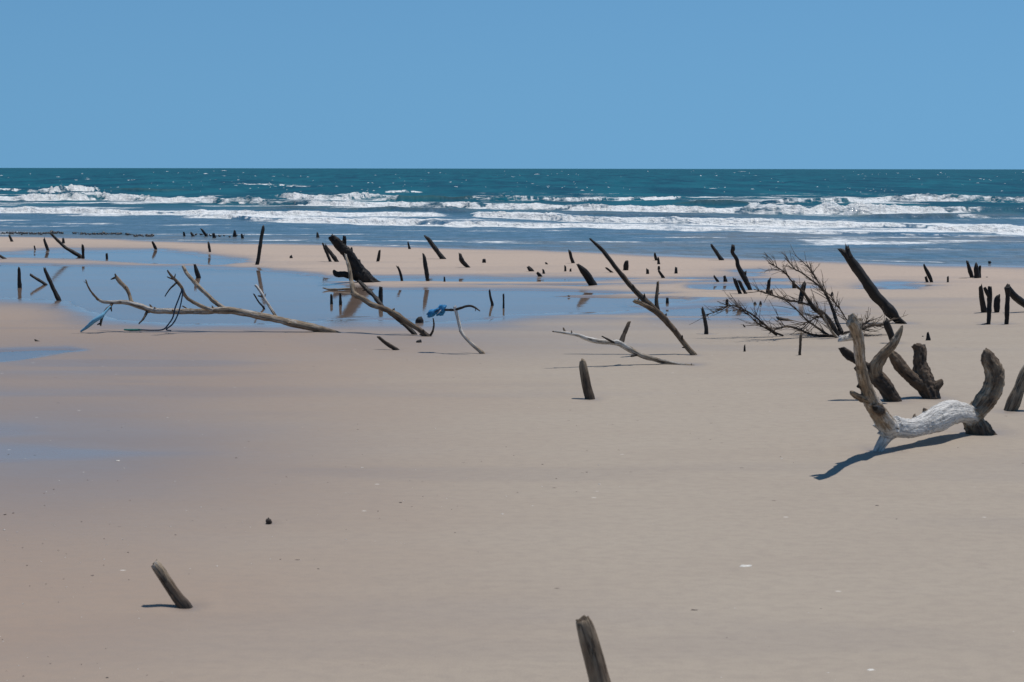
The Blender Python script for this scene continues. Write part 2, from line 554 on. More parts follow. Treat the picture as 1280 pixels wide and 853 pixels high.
# each pool's water: a level sheet over its hollow, reaching a little into the rim
allsd = np.stack([poly_sdf(PX + wx, PY + wy, p) for p in POOLS])
near_pool = np.argmin(allsd, 0)
low = (GZ < POOL_Z + 0.003) & front & (dsh < -1.5) & (sd < 40)
fl = low[:-1, :-1] | low[1:, :-1] | low[:-1, 1:] | low[1:, 1:]
fl[1:] |= fl[:-1]; fl[:-1] |= fl[1:]; fl[:, 1:] |= fl[:, :-1]; fl[:, :-1] |= fl[:, 1:]
gidx = np.arange(GX.size).reshape(GX.shape)
for i in range(len(POOLS)):
    sel = fl & (near_pool[:-1, :-1] == i)
    q = np.stack([gidx[:-1, :-1][sel], gidx[:-1, 1:][sel], gidx[1:, 1:][sel], gidx[1:, :-1][sel]], -1)
    if len(q) == 0: continue
    u, inv = np.unique(q, return_inverse=True)
    inv = inv.reshape(q.shape)
    px_, py_ = GX.ravel()[u], GY.ravel()[u]
    base = Vector((float(px_.mean()), float(py_.mean()), POOL_Z))
    me = mesh_from("tide_pool", np.stack([px_ - base.x, py_ - base.y, np.zeros(len(u))], -1), inv)
    tag(link("tide_pool", me, M_POOL, loc=base), kind='structure')

# ------------------------------------------------------------------ the sea
scol = np.concatenate([-(0.335 + np.geomspace(0.005, 9, 40))[::-1], np.linspace(-0.335, 0.335, 1000), 0.335 + np.geomspace(0.005, 9, 40)])
spx = 640 + F * scol / CP
far_rows = 211.0 + np.array([0.05, 0.1, 0.2, 0.35, 0.55, 0.8, 1.1])
fr = np.linspace(0, 1, 330)
top = 212.4
bot = shore_row(spx) + 3.0
SR = np.concatenate([np.repeat(far_rows[:, None], len(scol), 1), top + (bot - top)[None, :] * fr[:, None]], 0)
SY = np_depth(SR)
SX = SY * scol[None, :]
SPX = np.repeat(spx[None, :], SR.shape[0], 0)

shd = SY - np_depth(shore_row(SPX))             # metres out from the water line
amp = sstep(0, 60, shd)
swell = (fbm(SX * 0.045, SY * 0.12, 3, 51) - 0.5) * 0.9 * sstep(60, 260, shd) * (1 - 0.6 * sstep(900, 3000, shd))
chop = (fbm(SX * 0.35, SY * 0.45, 4, 52) - 0.5) * (0.10 + 0.34 * sstep(40, 200, shd)) * sstep(0.5, 14, shd)
SZ = -0.016 + swell + chop
SZ = SZ + 0.02 * np.maximum(0, fbm(SX * 0.4, SY * 0.9, 3, 57) - 0.45) * (1 - sstep(6, 20, shd))
foam = np.zeros(SR.shape)
silt = np.zeros(SR.shape)
# breakers: (x, foot row, height in rows, foam) along each crest
BORES = [
    [(-200, 250, 8, 1), (0, 251, 9, 1), (150, 251, 9, 1), (320, 256.5, 11, 1), (480, 259.5, 9, 1), (640, 261.5, 9, 1), (800, 264, 9, 1),
     (900, 267, 9, 1), (960, 267, 12, 1), (1080, 268, 15, 1), (1160, 267, 11, 1), (1215, 265, 8, .8), (1245, 264, 9, .05), (1400, 264, 10, .02)],
    [(-200, 243, 3, .8), (0, 240, 4, .8), (40, 241, 5, .8), (62, 241, 9, 1), (85, 240.5, 11, 1), (110, 239.5, 8, 1), (130, 239, 1, .2)],
    [(345, 246, 1, .4), (362, 249, 8, .8), (400, 250.5, 12, 1), (450, 249.5, 10, 1), (482, 247, 5, .9), (500, 246, 0, .4)],
    [(465, 251, 1, 0), (500, 252, 9, .05), (545, 252, 9, .1), (590, 251, 7, .25), (620, 250, 2, .3)],
    [(478, 240.5, 1, .6), (490, 241, 4, 1), (512, 240.5, 3, 1), (524, 240, 0, .3)],
    [(575, 251, 1, .5), (610, 252, 7, .9), (640, 251, 8, .9), (700, 251.5, 7, 1), (800, 250.5, 6, 1), (850, 248, 4, .8), (870, 248, 0, .2)],
    [(835, 256, 1, 0), (870, 257, 9, .05), (905, 257, 10, .05), (930, 255, 4, 0), (945, 255, 0, 0)],
    [(940, 254, 2, .7), (990, 254, 8, .9), (1050, 253.5, 8, .9), (1105, 252, 6, .9), (1130, 251, 1, .4)],
    [(1085, 250, 1, .7), (1112, 250, 9, 1), (1150, 250.5, 13, 1), (1200, 250.5, 9, 1), (1280, 253, 8, 1), (1420, 254, 8, 1)],
    [(-200, 264, 6, 1), (0, 266, 7, 1), (28, 266.5, 12, 1), (60, 267, 9, 1), (160, 268, 6, 1), (240, 269, 6, .8), (320, 271, 7, 1), (450, 271.5, 6, 1),
     (540, 271, 5, .8), (565, 271, 1, .2)],
    [(225, 271, 1, .4), (260, 273, 5, .8), (320, 276, 5, .8), (420, 279, 7, .85), (500, 281, 8, .9), (640, 282.5, 6, .85), (760, 284, 4, .7),
     (900, 287, 3.5, .6), (1000, 290, 3, .55), (1120, 293.5, 3, .6), (1280, 297, 4, .6), (1420, 299, 4, .6)],
    [(590, 269, 1, .3), (602, 270.5, 8, 1), (640, 273, 9, 1), (720, 277, 9, 1), (800, 278.5, 8, 1), (960, 282, 9, 1), (1100, 285, 8, 1),
     (1280, 291, 10, 1), (1420, 294, 10, 1)],
    [(1060, 272, 1, 0), (1100, 273, 7, .05), (1150, 273.5, 8, 0), (1230, 272, 6, .1), (1265, 271, 3, .2), (1285, 271, 0, 0)],
    [(985, 303, .5, .1), (1010, 304, 1.2, .42), (1050, 306, 1.6, .48), (1150, 309, 1.6, .46), (1205, 310, 1.2, .4), (1235, 310, 0, .1)],
    [(130, 239, 1, 0), (165, 240, 6, .03), (205, 240, 6, .05), (235, 239, 1, 0)],
    [(270, 231, .5, .4), (296, 231, 2, .9), (325, 231.5, 2.5, 1), (360, 233, 3, .9), (392, 234, 2, .7), (410, 234, 0, .2)],
    [(300, 264, 1, 0), (350, 263, 4, .05), (480, 264, 6, .08), (560, 266, 7, .05), (590, 266, 5, .3), (610, 266, 0, 0)],
    [(630, 269, 0, 0), (690, 270, 5, .05), (760, 271, 6, .1), (850, 273, 6, .15), (930, 274, 4, .1), (990, 276, 0, 0)],
]
for bi, b in enumerate(BORES):
    a = np.array(b, float)
    jx = SX
    xw = spx + (fbm(SX[-1] * 0.25, SX[-1] * 0 + bi * 3.1, 3, 61) - 0.5) * 24
    foot = np.interp(xw, a[:, 0], a[:, 1]) + (fbm(spx * 0.035, spx * 0 + bi * 7.7, 4, 62) - 0.5) * 2.6
    hpx = np.interp(xw, a[:, 0], a[:, 2], left=0, right=0)
    fo = np.interp(xw, a[:, 0], a[:, 3], left=0, right=0)
    Yf = np_depth(foot)
    H = hpx * Yf / F * (0.42 + 0.66 * fbm(spx * 0.02, spx * 0 + bi * 1.7, 3, 63, 0.5))
    H = np.where(hpx > 0, H, 0)
    wfront = 0.35 + 1.5 * H
    s = SY - Yf[None, :] + (fbm(SX * 0.6, SY * 0.5, 3, 64 + bi) - 0.5) * 1.6
    u = s / wfront[None, :]
    back = 5.0 + 6.0 * H
    prof = np.where(u < 1, sstep(0, 1, u), np.exp(-np.maximum(s - wfront[None, :], 0) / back[None, :]))
    rag = 1 + (fbm(SX * 0.9, SY * 0.8, 5, 70 + bi, 0.62) - 0.5) * 1.15 * fo[None, :]
    SZ = np.maximum(SZ, -0.016 + chop * 0.5 + H[None, :] * prof * rag)
    trail = 5.0 + 5 * fbm(SX * 0.2, SY * 0.1, 2, 90 + bi)
    on = (hpx > 0.3)[None, :]
    fmask = sstep(-2.2, -0.3, s) * (1 - 0.75 * sstep(0.5, 1.0, (s - wfront[None, :]) / trail)) * (s < 3.0 * trail)
    fmask = fmask * (1 - sstep(trail, 2.8 * trail, s))
    fmask = fmask * (0.40 + 0.64 * sstep(0.36, 0.60, fbm(SX * 0.09 + bi * 9, SY * 0.45, 4, 120 + bi)))
    fmask = np.maximum(fmask, 0.9 * np.exp(-((s - 0.75 * wfront[None, :]) / (0.35 * wfront[None, :])) ** 2) * sstep(.35, .6, fbm(SX * 0.06 + bi * 5, SY * 0.05, 3, 160 + bi)))
    foam = np.maximum(foam, np.where(on, fmask * fo[None, :], 0))
    if fo.max() < 0.5:
        silt = np.maximum(silt, np.where(on, 0.55 * prof * (u > 0) * sstep(0, 3, hpx)[None, :], 0))
# spent foam drifting between the breakers
lace = sstep(0.50, 0.70, fbm(SX * 0.12, SY * 0.20, 4, 101)) * sstep(237, 245, SR) * (1 - sstep(277, 290, SR))
foam = np.maximum(foam, lace * 0.50)
lace2 = sstep(0.55, 0.72, fbm(SX * 0.10, SY * 0.6, 4, 102)) * sstep(274, 282, SR)
foam = np.maximum(foam, lace2 * 0.44)
edge = np.exp(-((shd - 0.35 - 0.5 * fbm(SX * .5, SY * 0, 2, 103)) / 0.30) ** 2) * sstep(0.45, 0.62, fbm(SX * 0.3, SY * 0, 3, 104))
foam = np.maximum(foam, 0.5 * edge)
sh = 1 - sstep(8, 75, shd)
silt = np.maximum(silt, 0.75 * sstep(0.50, 0.68, fbm(SX * 0.10, SY * 0.25, 3, 105)) * sstep(283, 289, SR) * sstep(480, 760, SPX))
silt = np.maximum(silt, 0.65 * (1 - sstep(0.0, 3.5, shd)))
silt = np.maximum(silt, 0.6 * sstep(0.42, 0.6, fbm(SX * 0.2, SY * 0.6, 3, 205)) * (1 - sstep(3, 10, shd)))
SZ = np.where(shd < 0, np.minimum(SZ, -0.014), SZ)
me = grid_mesh("sea", SX, SY, SZ)
fattr(me, "foam", np.clip(foam, 0, 1)); fattr(me, "shallow", sh); fattr(me, "silt", np.clip(silt, 0, 1))
tag(link("sea", me, M_SEA), kind='structure')

# small whitecaps on the open water: short ragged ridges standing a hand or two above the waves
V, Fc = [], []
for k in range(560):
    rowpx = 213.2 + 27 * (random.random() ** 0.8)
    Yc = float(np_depth(rowpx)) * random.uniform(0.95, 1.05)
    px = random.uniform(-40, 1320)
    if fbm(np.array([px * 0.012]), np.array([rowpx * 0.22]), 3, 301)[0] < 0.47: continue
    Xc = (px - 640) / F * Yc
    Lc = random.uniform(0.4, 1.3) * Yc / F * (1.0 + 4.0 * random.random() ** 6)
    hc = (0.16 + 0.38 * random.random() ** 2) * Yc / F
    dpt = 2.2 * hc
    z0 = float(np.interp(Xc, SX[int(np.argmin(np.abs(SR[:, 520] - rowpx)))], SZ[int(np.argmin(np.abs(SR[:, 520] - rowpx)))])) + 0.02
    n = 7; b0 = len(V)
    for i in range(n):
        q = i / (n - 1)
        hh = hc * (1.25 * math.sin(math.pi * q) ** 1.6 * random.uniform(0.5, 1.1) - 0.12)
        x = Xc + (q - 0.5) * 2 * Lc
        V += [(x, Yc - dpt, z0 - 0.12 * hc), (x, Yc - dpt * 0.2 + random.uniform(-.2, .2) * dpt, z0 + hh), (x, Yc + dpt, z0 - 0.12 * hc)]
    for i in range(n - 1):
        a = b0 + i * 3
        Fc += [(a, a + 3, a + 4, a + 1), (a + 1, a + 4, a + 5, a + 2)]
tag(link("whitecaps", mesh_from("whitecaps", V, Fc), M_FOAM), kind='stuff')


# ------------------------------------------------------------------ driftwood builders
def catmull(pts, n):
    P = np.array(pts, float)
    if len(P) == 2:
        return P[0][None] + (P[1] - P[0])[None] * np.linspace(0, 1, n)[:, None]
    E = np.vstack([2 * P[0] - P[1], P, 2 * P[-1] - P[-2]])
    m = len(P) - 1
    out = []
    for u in np.linspace(0, m - 1e-9, n):
        i = int(u); f = u - i
        p0, p1, p2, p3 = E[i], E[i + 1], E[i + 2], E[i + 3]
        out.append(0.5 * ((2 * p1) + (-p0 + p2) * f + (2 * p0 - 5 * p1 + 4 * p2 - p3) * f * f + (-p0 + 3 * p1 - 3 * p2 + p3) * f ** 3))
    return np.array(out)


def frames(C):
    T = np.gradient(C, axis=0)
    T /= np.linalg.norm(T, axis=1)[:, None] + 1e-12
    a = np.array([0, 1, 0]) if abs(T[0][1]) < 0.9 else np.array([1, 0, 0])
    n1 = np.cross(T[0], a); n1 /= np.linalg.norm(n1)
    N1 = [n1]
    for i in range(1, len(C)):
        n = N1[-1] - T[i] * np.dot(N1[-1], T[i])
        n /= np.linalg.norm(n) + 1e-12
        N1.append(n)
    N1 = np.array(N1)
    return T, N1, np.cross(T, N1)


def tube(points, radii, K=9, rough=0.12, jag=0.8, seed=0, bleach=(0.1, 0.1), n=None, closed_end=True):
    """a gnarled limb from its tip (first point) to its root; returns verts, faces, grain, bleach"""
    r_ = np.random.default_rng(seed)
    pts = [np.array(p, float) for p in points]
    seg = sum(np.linalg.norm(pts[i + 1] - pts[i]) for i in range(len(pts) - 1))
    rm = max(1e-4, float(np.mean(radii)))
    if n is None: n = int(np.clip(seg / (rm * 0.55), max(10, 3 * len(pts)), 130))
    D = catmull([np.append(p, r) for p, r in zip(pts, radii)], n)
    C, R = D[:, :3], np.maximum(D[:, 3], rm * 0.12)
    # slow wander and knots
    ph = r_.uniform(0, 100)
    T, N1, N2 = frames(C)
    S = np.concatenate([[0], np.cumsum(np.linalg.norm(np.diff(C, axis=0), axis=1))])
    wand = rough * 0.8
    C = C + N1 * (R * wand * 2.6 * (fbm(S / (rm * 6) + ph, S * 0 + ph, 4, seed, .6) - 0.5))[:, None] \
          + N2 * (R * wand * 2.6 * (fbm(S / (rm * 6) + ph, S * 0 - ph, 4, seed + 5, .6) - 0.5))[:, None]
    for _k in range(r_.integers(1, 4)):
        R = R * (1 + rough * r_.uniform(0.1, 0.6) * np.exp(-((S - r_.uniform(0.1, 0.9) * S[-1]) / (rm * r_.uniform(0.8, 1.8))) ** 2))
    R = R * (1 + rough * 1.1 * (fbm(S / (rm * 3.0) + ph, S * 0, 4, seed + 9, 0.65) - 0.5))
    th = np.linspace(0, 2 * np.pi, K, endpoint=False)
    V, G, B = [], [], []
    tilt = r_.uniform(0, 6.28)
    spl = r_.uniform(-0.6, 0.6, K)
    for i in range(n):
        lob = 1 + rough * (1.8 * (fbm(np.cos(th) * 1.3 + S[i] / (rm * 14) + ph, np.sin(th) * 1.3 + ph, 3, seed + 2) - 0.5)
                           + 0.45 * np.sin(th * 3 + ph + S[i] / (rm * 16)) * 0.6)
        for k in range(K):
            o = (N1[i] * math.cos(th[k]) + N2[i] * math.sin(th[k])) * R[i] * lob[k]
            if i < 4: o = o * (0.95, 0.97, 1, 1)[i] - T[0] * R[0] * jag * (0.6 * math.cos(th[k] - tilt) + spl[k]) * (1, .6, .32, .12)[i]
            V.append(C[i] + o)
            G.append((math.cos(th[k]) * rm + ph, math.sin(th[k]) * rm, S[i] + ph))
            B.append(bleach[0] + (bleach[1] - bleach[0]) * S[i] / max(S[-1], 1e-6))
    Fc = []
    for i in range(n - 1):
        for k in range(K):
            k2 = (k + 1) % K
            Fc.append((i * K + k, i * K + k2, (i + 1) * K + k2, (i + 1) * K + k))
    V.append(C[0] + T[0] * R[0] * 0.15 * jag); G.append((ph, 0.7, ph)); B.append(bleach[0] * 0.6)
    V.append(C[-1] + T[-1] * R[-1] * 0.3); G.append((ph, 0.7, S[-1] + ph)); B.append(bleach[1])
    a, b = n * K, n * K + 1
    for k in range(K):
        k2 = (k + 1) % K
        Fc.append((a, k2, k)); Fc.append((b, (n - 1) * K + k, (n - 1) * K + k2))
    return np.array(V), Fc, np.array(G), np.array(B)


def wood_mesh(name, V, Fc, G, B, origin):
    me = mesh_from(name, V - np.array(origin)[None], Fc)
    vattr(me, "grain", G); fattr(me, "bleach", B)
    return me


def place(chain, Y0, sink=False):
    """photograph pixels (x, y, radius, metres nearer(-)/farther(+)) into points and radii in metres"""
    P, R = [], []
    for c in chain:
        x, y, r = c[:3]
        d = c[3] if len(c) > 3 else 0.0
        P.append(at_depth(x, y, Y0 + d)); R.append(r * (Y0 + d) / F)
    if sink:
        a, b = P[-2], P[-1]
        d = (b - a); d.normalize()
        d = (d + Vector((0, 0, -0.6))).normalized()
        P.append(b + d * max(0.12, R[-1] * 3)); R.append(R[-1] * 1.05)
    return P, R


_seed = [100]


def nseed():
    _seed[0] += 13
    return _seed[0]


def post(name, label, cat, chain, bleach=0.08, group=None, rough=0.26, jag=1.5, K=9, extra=(), dtop=None):
    """one stake or stump: a limb from its broken top down into the sand; extra limbs become children"""
    chain = [tuple(c) for c in chain]
    bx, by = chain[-1][:2]
    Y0 = ground(bx, by).y
    s = nseed()
    if dtop is None: dtop = random.Random(s).uniform(-0.25, 0.25) * abs(chain[0][1] - by) / F * Y0
    ch = []
    for i, c in enumerate(chain):
        q = 1 - i / (len(chain) - 1)
        ch.append((c[0], c[1], c[2], (c[3] if len(c) > 3 else dtop * q)))
    P, R = place(ch, Y0, sink=True)
    bl = bleach if isinstance(bleach, tuple) else (bleach, bleach * 0.75)
    V, Fc, G, B = tube(P, R, K, rough, jag, s, bl)
    org = P[-2]
    if not extra:
        o = link(name, wood_mesh(name, V, Fc, G, B, org), M_WOOD, loc=org)
        return tag(o, label, cat, group)
    root = tag(empty(name, org), label, cat, group)
    link("trunk", wood_mesh("trunk", V, Fc, G, B, org), M_WOOD, root)
    for (pn, e, eb) in extra:
        sk = pn.endswith("*")
        P2, R2 = place(e, Y0, sink=sk)
        pn = pn.rstrip("*")
        V, Fc, G, B = tube(P2, R2, 8, rough, jag, nseed(), eb if isinstance(eb, tuple) else (eb, eb))
        link(pn, wood_mesh(pn, V, Fc, G, B, org), M_WOOD, root)
    return root


def branch(name, label, cat, base, limbs, group=None, rough=0.27, jag=1.2, stubs=True):
    """a fallen or leaning branch: each limb is a part"""
    org = ground(*base)
    Y0 = org.y
    root = tag(empty(name, org), label, cat, group)
    for (pn, ch, bl, *opt) in limbs:
        P, R = place(ch, Y0, sink=('sink' in opt))
        V, Fc, G, B = tube(P, R, 9, rough, jag, nseed(), bl)
        link(pn, wood_mesh(pn, V, Fc, G, B, org), M_WOOD, root)
        if pn in ("trunk", "limb") and stubs:
            rb = random.Random(_seed[0])
            Cc = catmull([np.append(np.array(p), r) for p, r in zip(P, R)], 40)
            Tt = np.gradient(Cc[:, :3], axis=0)
            ln = float(np.sum(np.linalg.norm(Tt, axis=1)))
            for _ in range(int(ln / (Y0 / F) / 45 + rb.random())):
                j = rb.randrange(3, 34)
                d = Tt[j] / (np.linalg.norm(Tt[j]) + 1e-9)
                sd_ = np.array([rb.gauss(0, 1), rb.gauss(0, 1), rb.gauss(0.3, 1)]); sd_ -= d * np.dot(sd_, d); sd_ /= np.linalg.norm(sd_)
                L = (Cc[j, 3] / (Y0 / F) * rb.uniform(.5, 1.4) + rb.uniform(1.0, 3.5)) * Y0 / F
                a = Cc[j, :3]; e = a + (sd_ - d * rb.uniform(.2, 1.1)) * L
                if e[2] < 0.02: continue
                r0 = Cc[j, 3] * rb.uniform(.3, .5)
                V, Fc, G, B = tube([e, (a + e) / 2 + sd_ * L * .1, a], [r0 * .5, r0 * .8, r0 * 1.2], 6, .2, 1.2, nseed(), (bl[0] * .7, bl[1] * .9), n=7)
                link("twig", wood_mesh("twig", V, Fc, G, B, org), M_WOOD, root)
    return root


def fused(name, label, cat, base, limbs, voxel=0.012, group=None, lump=0.25):
    """thick driftwood grown as one skin, then parted limb by limb"""
    org = ground(*base); Y0 = org.y
    allV, allF, cents = [], [], []
    off = 0
    for li, (pn, ch, bl, *opt) in enumerate(limbs):
        P, R = place(ch, Y0, sink=('sink' in opt))
        s = nseed()
        V, Fc, G, B = tube(P, R, 14, 0.20, 1.0, s, (0, 0), n=44)
        allV.append(V); allF += [tuple(i + off for i in f) for f in Fc]; off += len(V)
        D = catmull([np.append(np.array(p), r) for p, r in zip(P, R)], 40)
        C = D[:, :3]; T, N1, N2 = frames(C)
        S = np.concatenate([[0], np.cumsum(np.linalg.norm(np.diff(C, axis=0), axis=1))])
        cents.append((C, np.maximum(D[:, 3], 0.004), N1, N2, S, bl, s))
    tmp = mesh_from("tmp", np.vstack(allV), allF)
    to = bpy.data.objects.new("tmp", tmp); COL.objects.link(to)
    m = to.modifiers.new("r", 'REMESH'); m.mode = 'VOXEL'; m.voxel_size = voxel; m.use_smooth_shade = True
    sm = to.modifiers.new("s", 'SMOOTH'); sm.iterations = 2; sm.factor = 0.5
    dg = bpy.context.evaluated_depsgraph_get()
    me = bpy.data.meshes.new_from_object(to.evaluated_get(dg))
    bpy.data.objects.remove(to)
    nv = len(me.vertices)
    co = np.empty(nv * 3, np.float32); me.vertices.foreach_get("co", co); co = co.reshape(-1, 3).astype(float)
    nr = np.empty(nv * 3, np.float32); me.vertices.foreach_get("normal", nr); nr = nr.reshape(-1, 3).astype(float)
    WS = np.zeros(nv); WB = np.zeros(nv)
    best = np.full(nv, 1e9); which = np.zeros(nv, int); G = np.zeros((nv, 3)); B = np.zeros(nv); RR = np.zeros(nv)
    for li, (C, R, N1, N2, S, bl, s) in enumerate(cents):
        d = np.linalg.norm(co[:, None, :] - C[None], axis=2)
        j = np.argmin(d / R[None], axis=1)
        q = d[np.arange(nv), j] / R[j]
        ok = q < best
        w_ = np.exp(-3.2 * np.minimum(q, 8))
        WS += w_; WB += w_ * (bl[0] + (bl[1] - bl[0]) * S[j] / S[-1])
        off_ = co - C[j]
        g = np.stack([np.einsum('ij,ij->i', off_, N1[j]) + s * 0.01, np.einsum('ij,ij->i', off_, N2[j]), S[j] + s * 0.01], 1)
        bb = bl[0] + (bl[1] - bl[0]) * S[j] / S[-1]
        G[ok] = g[ok]; B[ok] = bb[ok]; RR[ok] = R[j][ok]; which[ok] = li; best[ok] = q[ok]
    # grain-following ridges and lumps
    disp = np.array([mnoise.fractal(Vector((g[0] * 22, g[1] * 22, g[2] * 3.5)), 1.0, 2.0, 4) for g in G])
    lumpn = np.array([mnoise.noise(Vector(c * 9.0)) for c in co])
    lump2 = np.array([mnoise.fractal(Vector(c * 30.0), 1.0, 2.0, 3) for c in co])
    co = co + nr * ((disp * 0.09 + lump2 * 0.10 + lumpn * lump * 0.3) * (1 - 0.5 * sstep(0.6, 0.9, WB / (WS + 1e-30))) * np.minimum(RR, 0.09))[:, None]
    B = WB / (WS + 1e-30) + 0.12 * lumpn + 0.10 * disp
    polys = np.array([tuple(p.vertices) if len(p.vertices) == 4 else tuple(p.vertices) + (-1,) for p in me.polygons])
    pw = which[polys[:, 0]]
    # normals of the whole skin, so that the joints stay invisible
    full = mesh_from("tmp2", co, [tuple(i for i in f if i >= 0) for f in polys])
    nn = np.empty(nv * 3, np.float32); full.vertices.foreach_get("normal", nn); nn = nn.reshape(-1, 3)
    root = tag(empty(name, org), label, cat, group)
    for li, (pn, *_r) in enumerate(limbs):
        fs = polys[pw == li]
        if len(fs) == 0: continue
        used = np.unique(fs[fs >= 0]); remap = -np.ones(nv, int); remap[used] = np.arange(len(used))
        F2 = [tuple(int(remap[i]) for i in f if i >= 0) for f in fs]
        pm = wood_mesh(pn, co[used], F2, G[used], B[used], org)
        pm.normals_split_custom_set_from_vertices([tuple(map(float, v)) for v in nn[used]])
        link(pn, pm, M_WOOD, root)
    bpy.data.meshes.remove(me); bpy.data.meshes.remove(full)
    return root


# ------------------------------------------------------------------ the large driftwood on the right
def H(u, v, r=0, d=0.0):
    return (1020 + u * 0.2814, 380 + v * 0.2814, r * 0.2814, d)


fused("driftwood_log", "large bleached driftwood trunk arched over the sand with two upturned arms and dark shadow", "driftwood", (1096, 564.5), [
    ("trunk", [H(325, 545, 50, 0), H(420, 552, 42, .16), H(500, 522, 50, .36), H(570, 497, 56, .56), H(640, 492, 47, .76), H(700, 500, 42, .9)], (1.15, 1.05)),
    ("branch", [H(150, 70, 30, -1.07), H(168, 100, 27, -1.0), H(192, 185, 25, -.85), H(200, 290, 26, -.62), H(225, 390, 31, -.4), H(272, 475, 38, -.2), H(335, 550, 46, .02)], (0.72, 0.66)),
    ("branch", [H(748, 206, 14, .95), H(765, 240, 32, .95), H(793, 310, 40, .95), H(785, 375, 41, .94), H(745, 440, 40, .93), H(690, 500, 42, .9)], (0.56, 0.6)),
    ("leg", [H(345, 555, 38, 0.05), H(305, 600, 27, .02), H(276, 650, 22, 0.0)], (1.1, 1.1), 'sink'),
    ("root", [H(690, 490, 44, .9), H(705, 540, 50, .92), H(722, 578, 60, .9)], (0.42, 0.3), 'sink'),
    ("root", [H(710, 535, 26, .9), H(778, 574, 16, .86)], (0.34, 0.28), 'sink'),
    ("branch_stub", [H(104, 160, 11, -1.0), H(135, 150, 17, -.95), H(180, 138, 18, -.92)], (0.95, 0.8)),
    ("branch_stub", [H(196, 62, 8, -1.0), H(190, 95, 14, -1.0)], (0.4, 0.5)),
    ("branch_stub", [H(155, 392, 9, -.55), H(185, 412, 14, -.48), H(235, 432, 15, -.35)], (0.6, 0.5)),
    ("knot_or_shade", [H(170, 290, 8, -.62), H(200, 285, 14, -.62)], (0.2, 0.4)),
    ("knot_or_shade", [H(183, 366, 8, -.5), H(215, 370, 14, -.45)], (0.15, 0.3)),
    ("branch_stub", [H(482, 466, 9, .34), H(492, 500, 16, .36)], (0.3, 0.4)),
    ("branch_stub", [H(436, 492, 7, .22), H(440, 530, 14, .22)], (0.35, 0.5)),
    ("knot_or_shade", [H(262, 462, 12, -.42), H(285, 470, 20, -.24)], (0.02, 0.05)),  # near-black lump: the shade inside a hollow, put into the colour
], voxel=0.0085)

fused("driftwood_snag", "grey forked driftwood snag crossing a dark log just behind the arched bleached trunk", "driftwood", (1121, 502.5), [
    ("branch", [H(384, 94, 5, -.1), H(372, 125, 13, -.1), H(345, 175, 20, -.08), H(295, 235, 24, -.04), H(268, 285, 28, 0.0), H(285, 350, 22, 0.02), H(312, 425, 12, 0.0)], (0.62, 0.5), 'sink'),
    ("log", [H(113, 195, 14, .1), H(140, 220, 22, .1), H(190, 255, 20, .08), H(250, 300, 26, .04), H(310, 365, 32, 0.0), H(362, 440, 27, 0.0)], (0.25, 0.34), 'sink'),
    ("branch_stub", [H(352, 180, 6, -.1), H(335, 165, 10, -.08)], (0.3, 0.3)),
], voxel=0.0085)

fused("tree_stump", "dark brown Y-shaped stump standing between the two arms of the bleached trunk", "stump", (1166, 499), [
    ("trunk", [H(438, 184, 16, .1), H(460, 205, 28, .1), H(466, 265, 31, .08), H(484, 345, 42, .04), H(512, 425, 38, 0.0)], (0.42, 0.36), 'sink'),
    ("branch", [H(330, 213, 14, -.05), H(350, 240, 24, -.04), H(385, 288, 26, -.02), H(435, 335, 30, 0.0), H(500, 385, 30, 0.02)], (0.46, 0.4)),
    ("branch_stub", [H(562, 345, 12, 0), H(540, 362, 19, 0), H(500, 390, 22, 0)], (0.34, 0.2)),
    ("broken_tip", [H(478, 184, 9, .12), H(472, 215, 18, .12)], (0.3, 0.2)),
], voxel=0.009)

post("driftwood_log", "thick brown log slanting out of the sand at the right edge of the beach", "log",
     [(1297, 440, 6.2), (1280, 474, 6.6), (1262, 514, 7)], (0.7, 0.5), jag=0.6)

# ------------------------------------------------------------------ near stakes
post("wooden_stake", "grey weathered stake leaning left alone near the bottom left, dark wet foot", "stake",
     [(193, 704, 6), (199, 712, 7), (211, 731, 7), (223, 748, 7.2), (233, 761, 8.5)], (0.72, 0.10), rough=0.09, jag=0.55, K=14, dtop=0.05)
post("wooden_stake", "nearest thick grey stake with chipped slanted top cut off by the bottom edge", "stake",
     [(728, 774, 9), (731, 784, 11), (737, 806, 12.6), (748, 846, 13.2), (759, 886, 13.6)], (0.62, 0.45), rough=0.10, jag=0.5, K=16, dtop=0.03)
post("wooden_stake", "short upright grey stake with split top standing alone on open sand mid-beach", "stake",
     [(728, 453, 4.6), (729.5, 462, 5.2), (733, 482, 5.6), (737.5, 500, 6)], (0.6, 0.2), rough=0.13, jag=1.3, K=12, dtop=0.04)

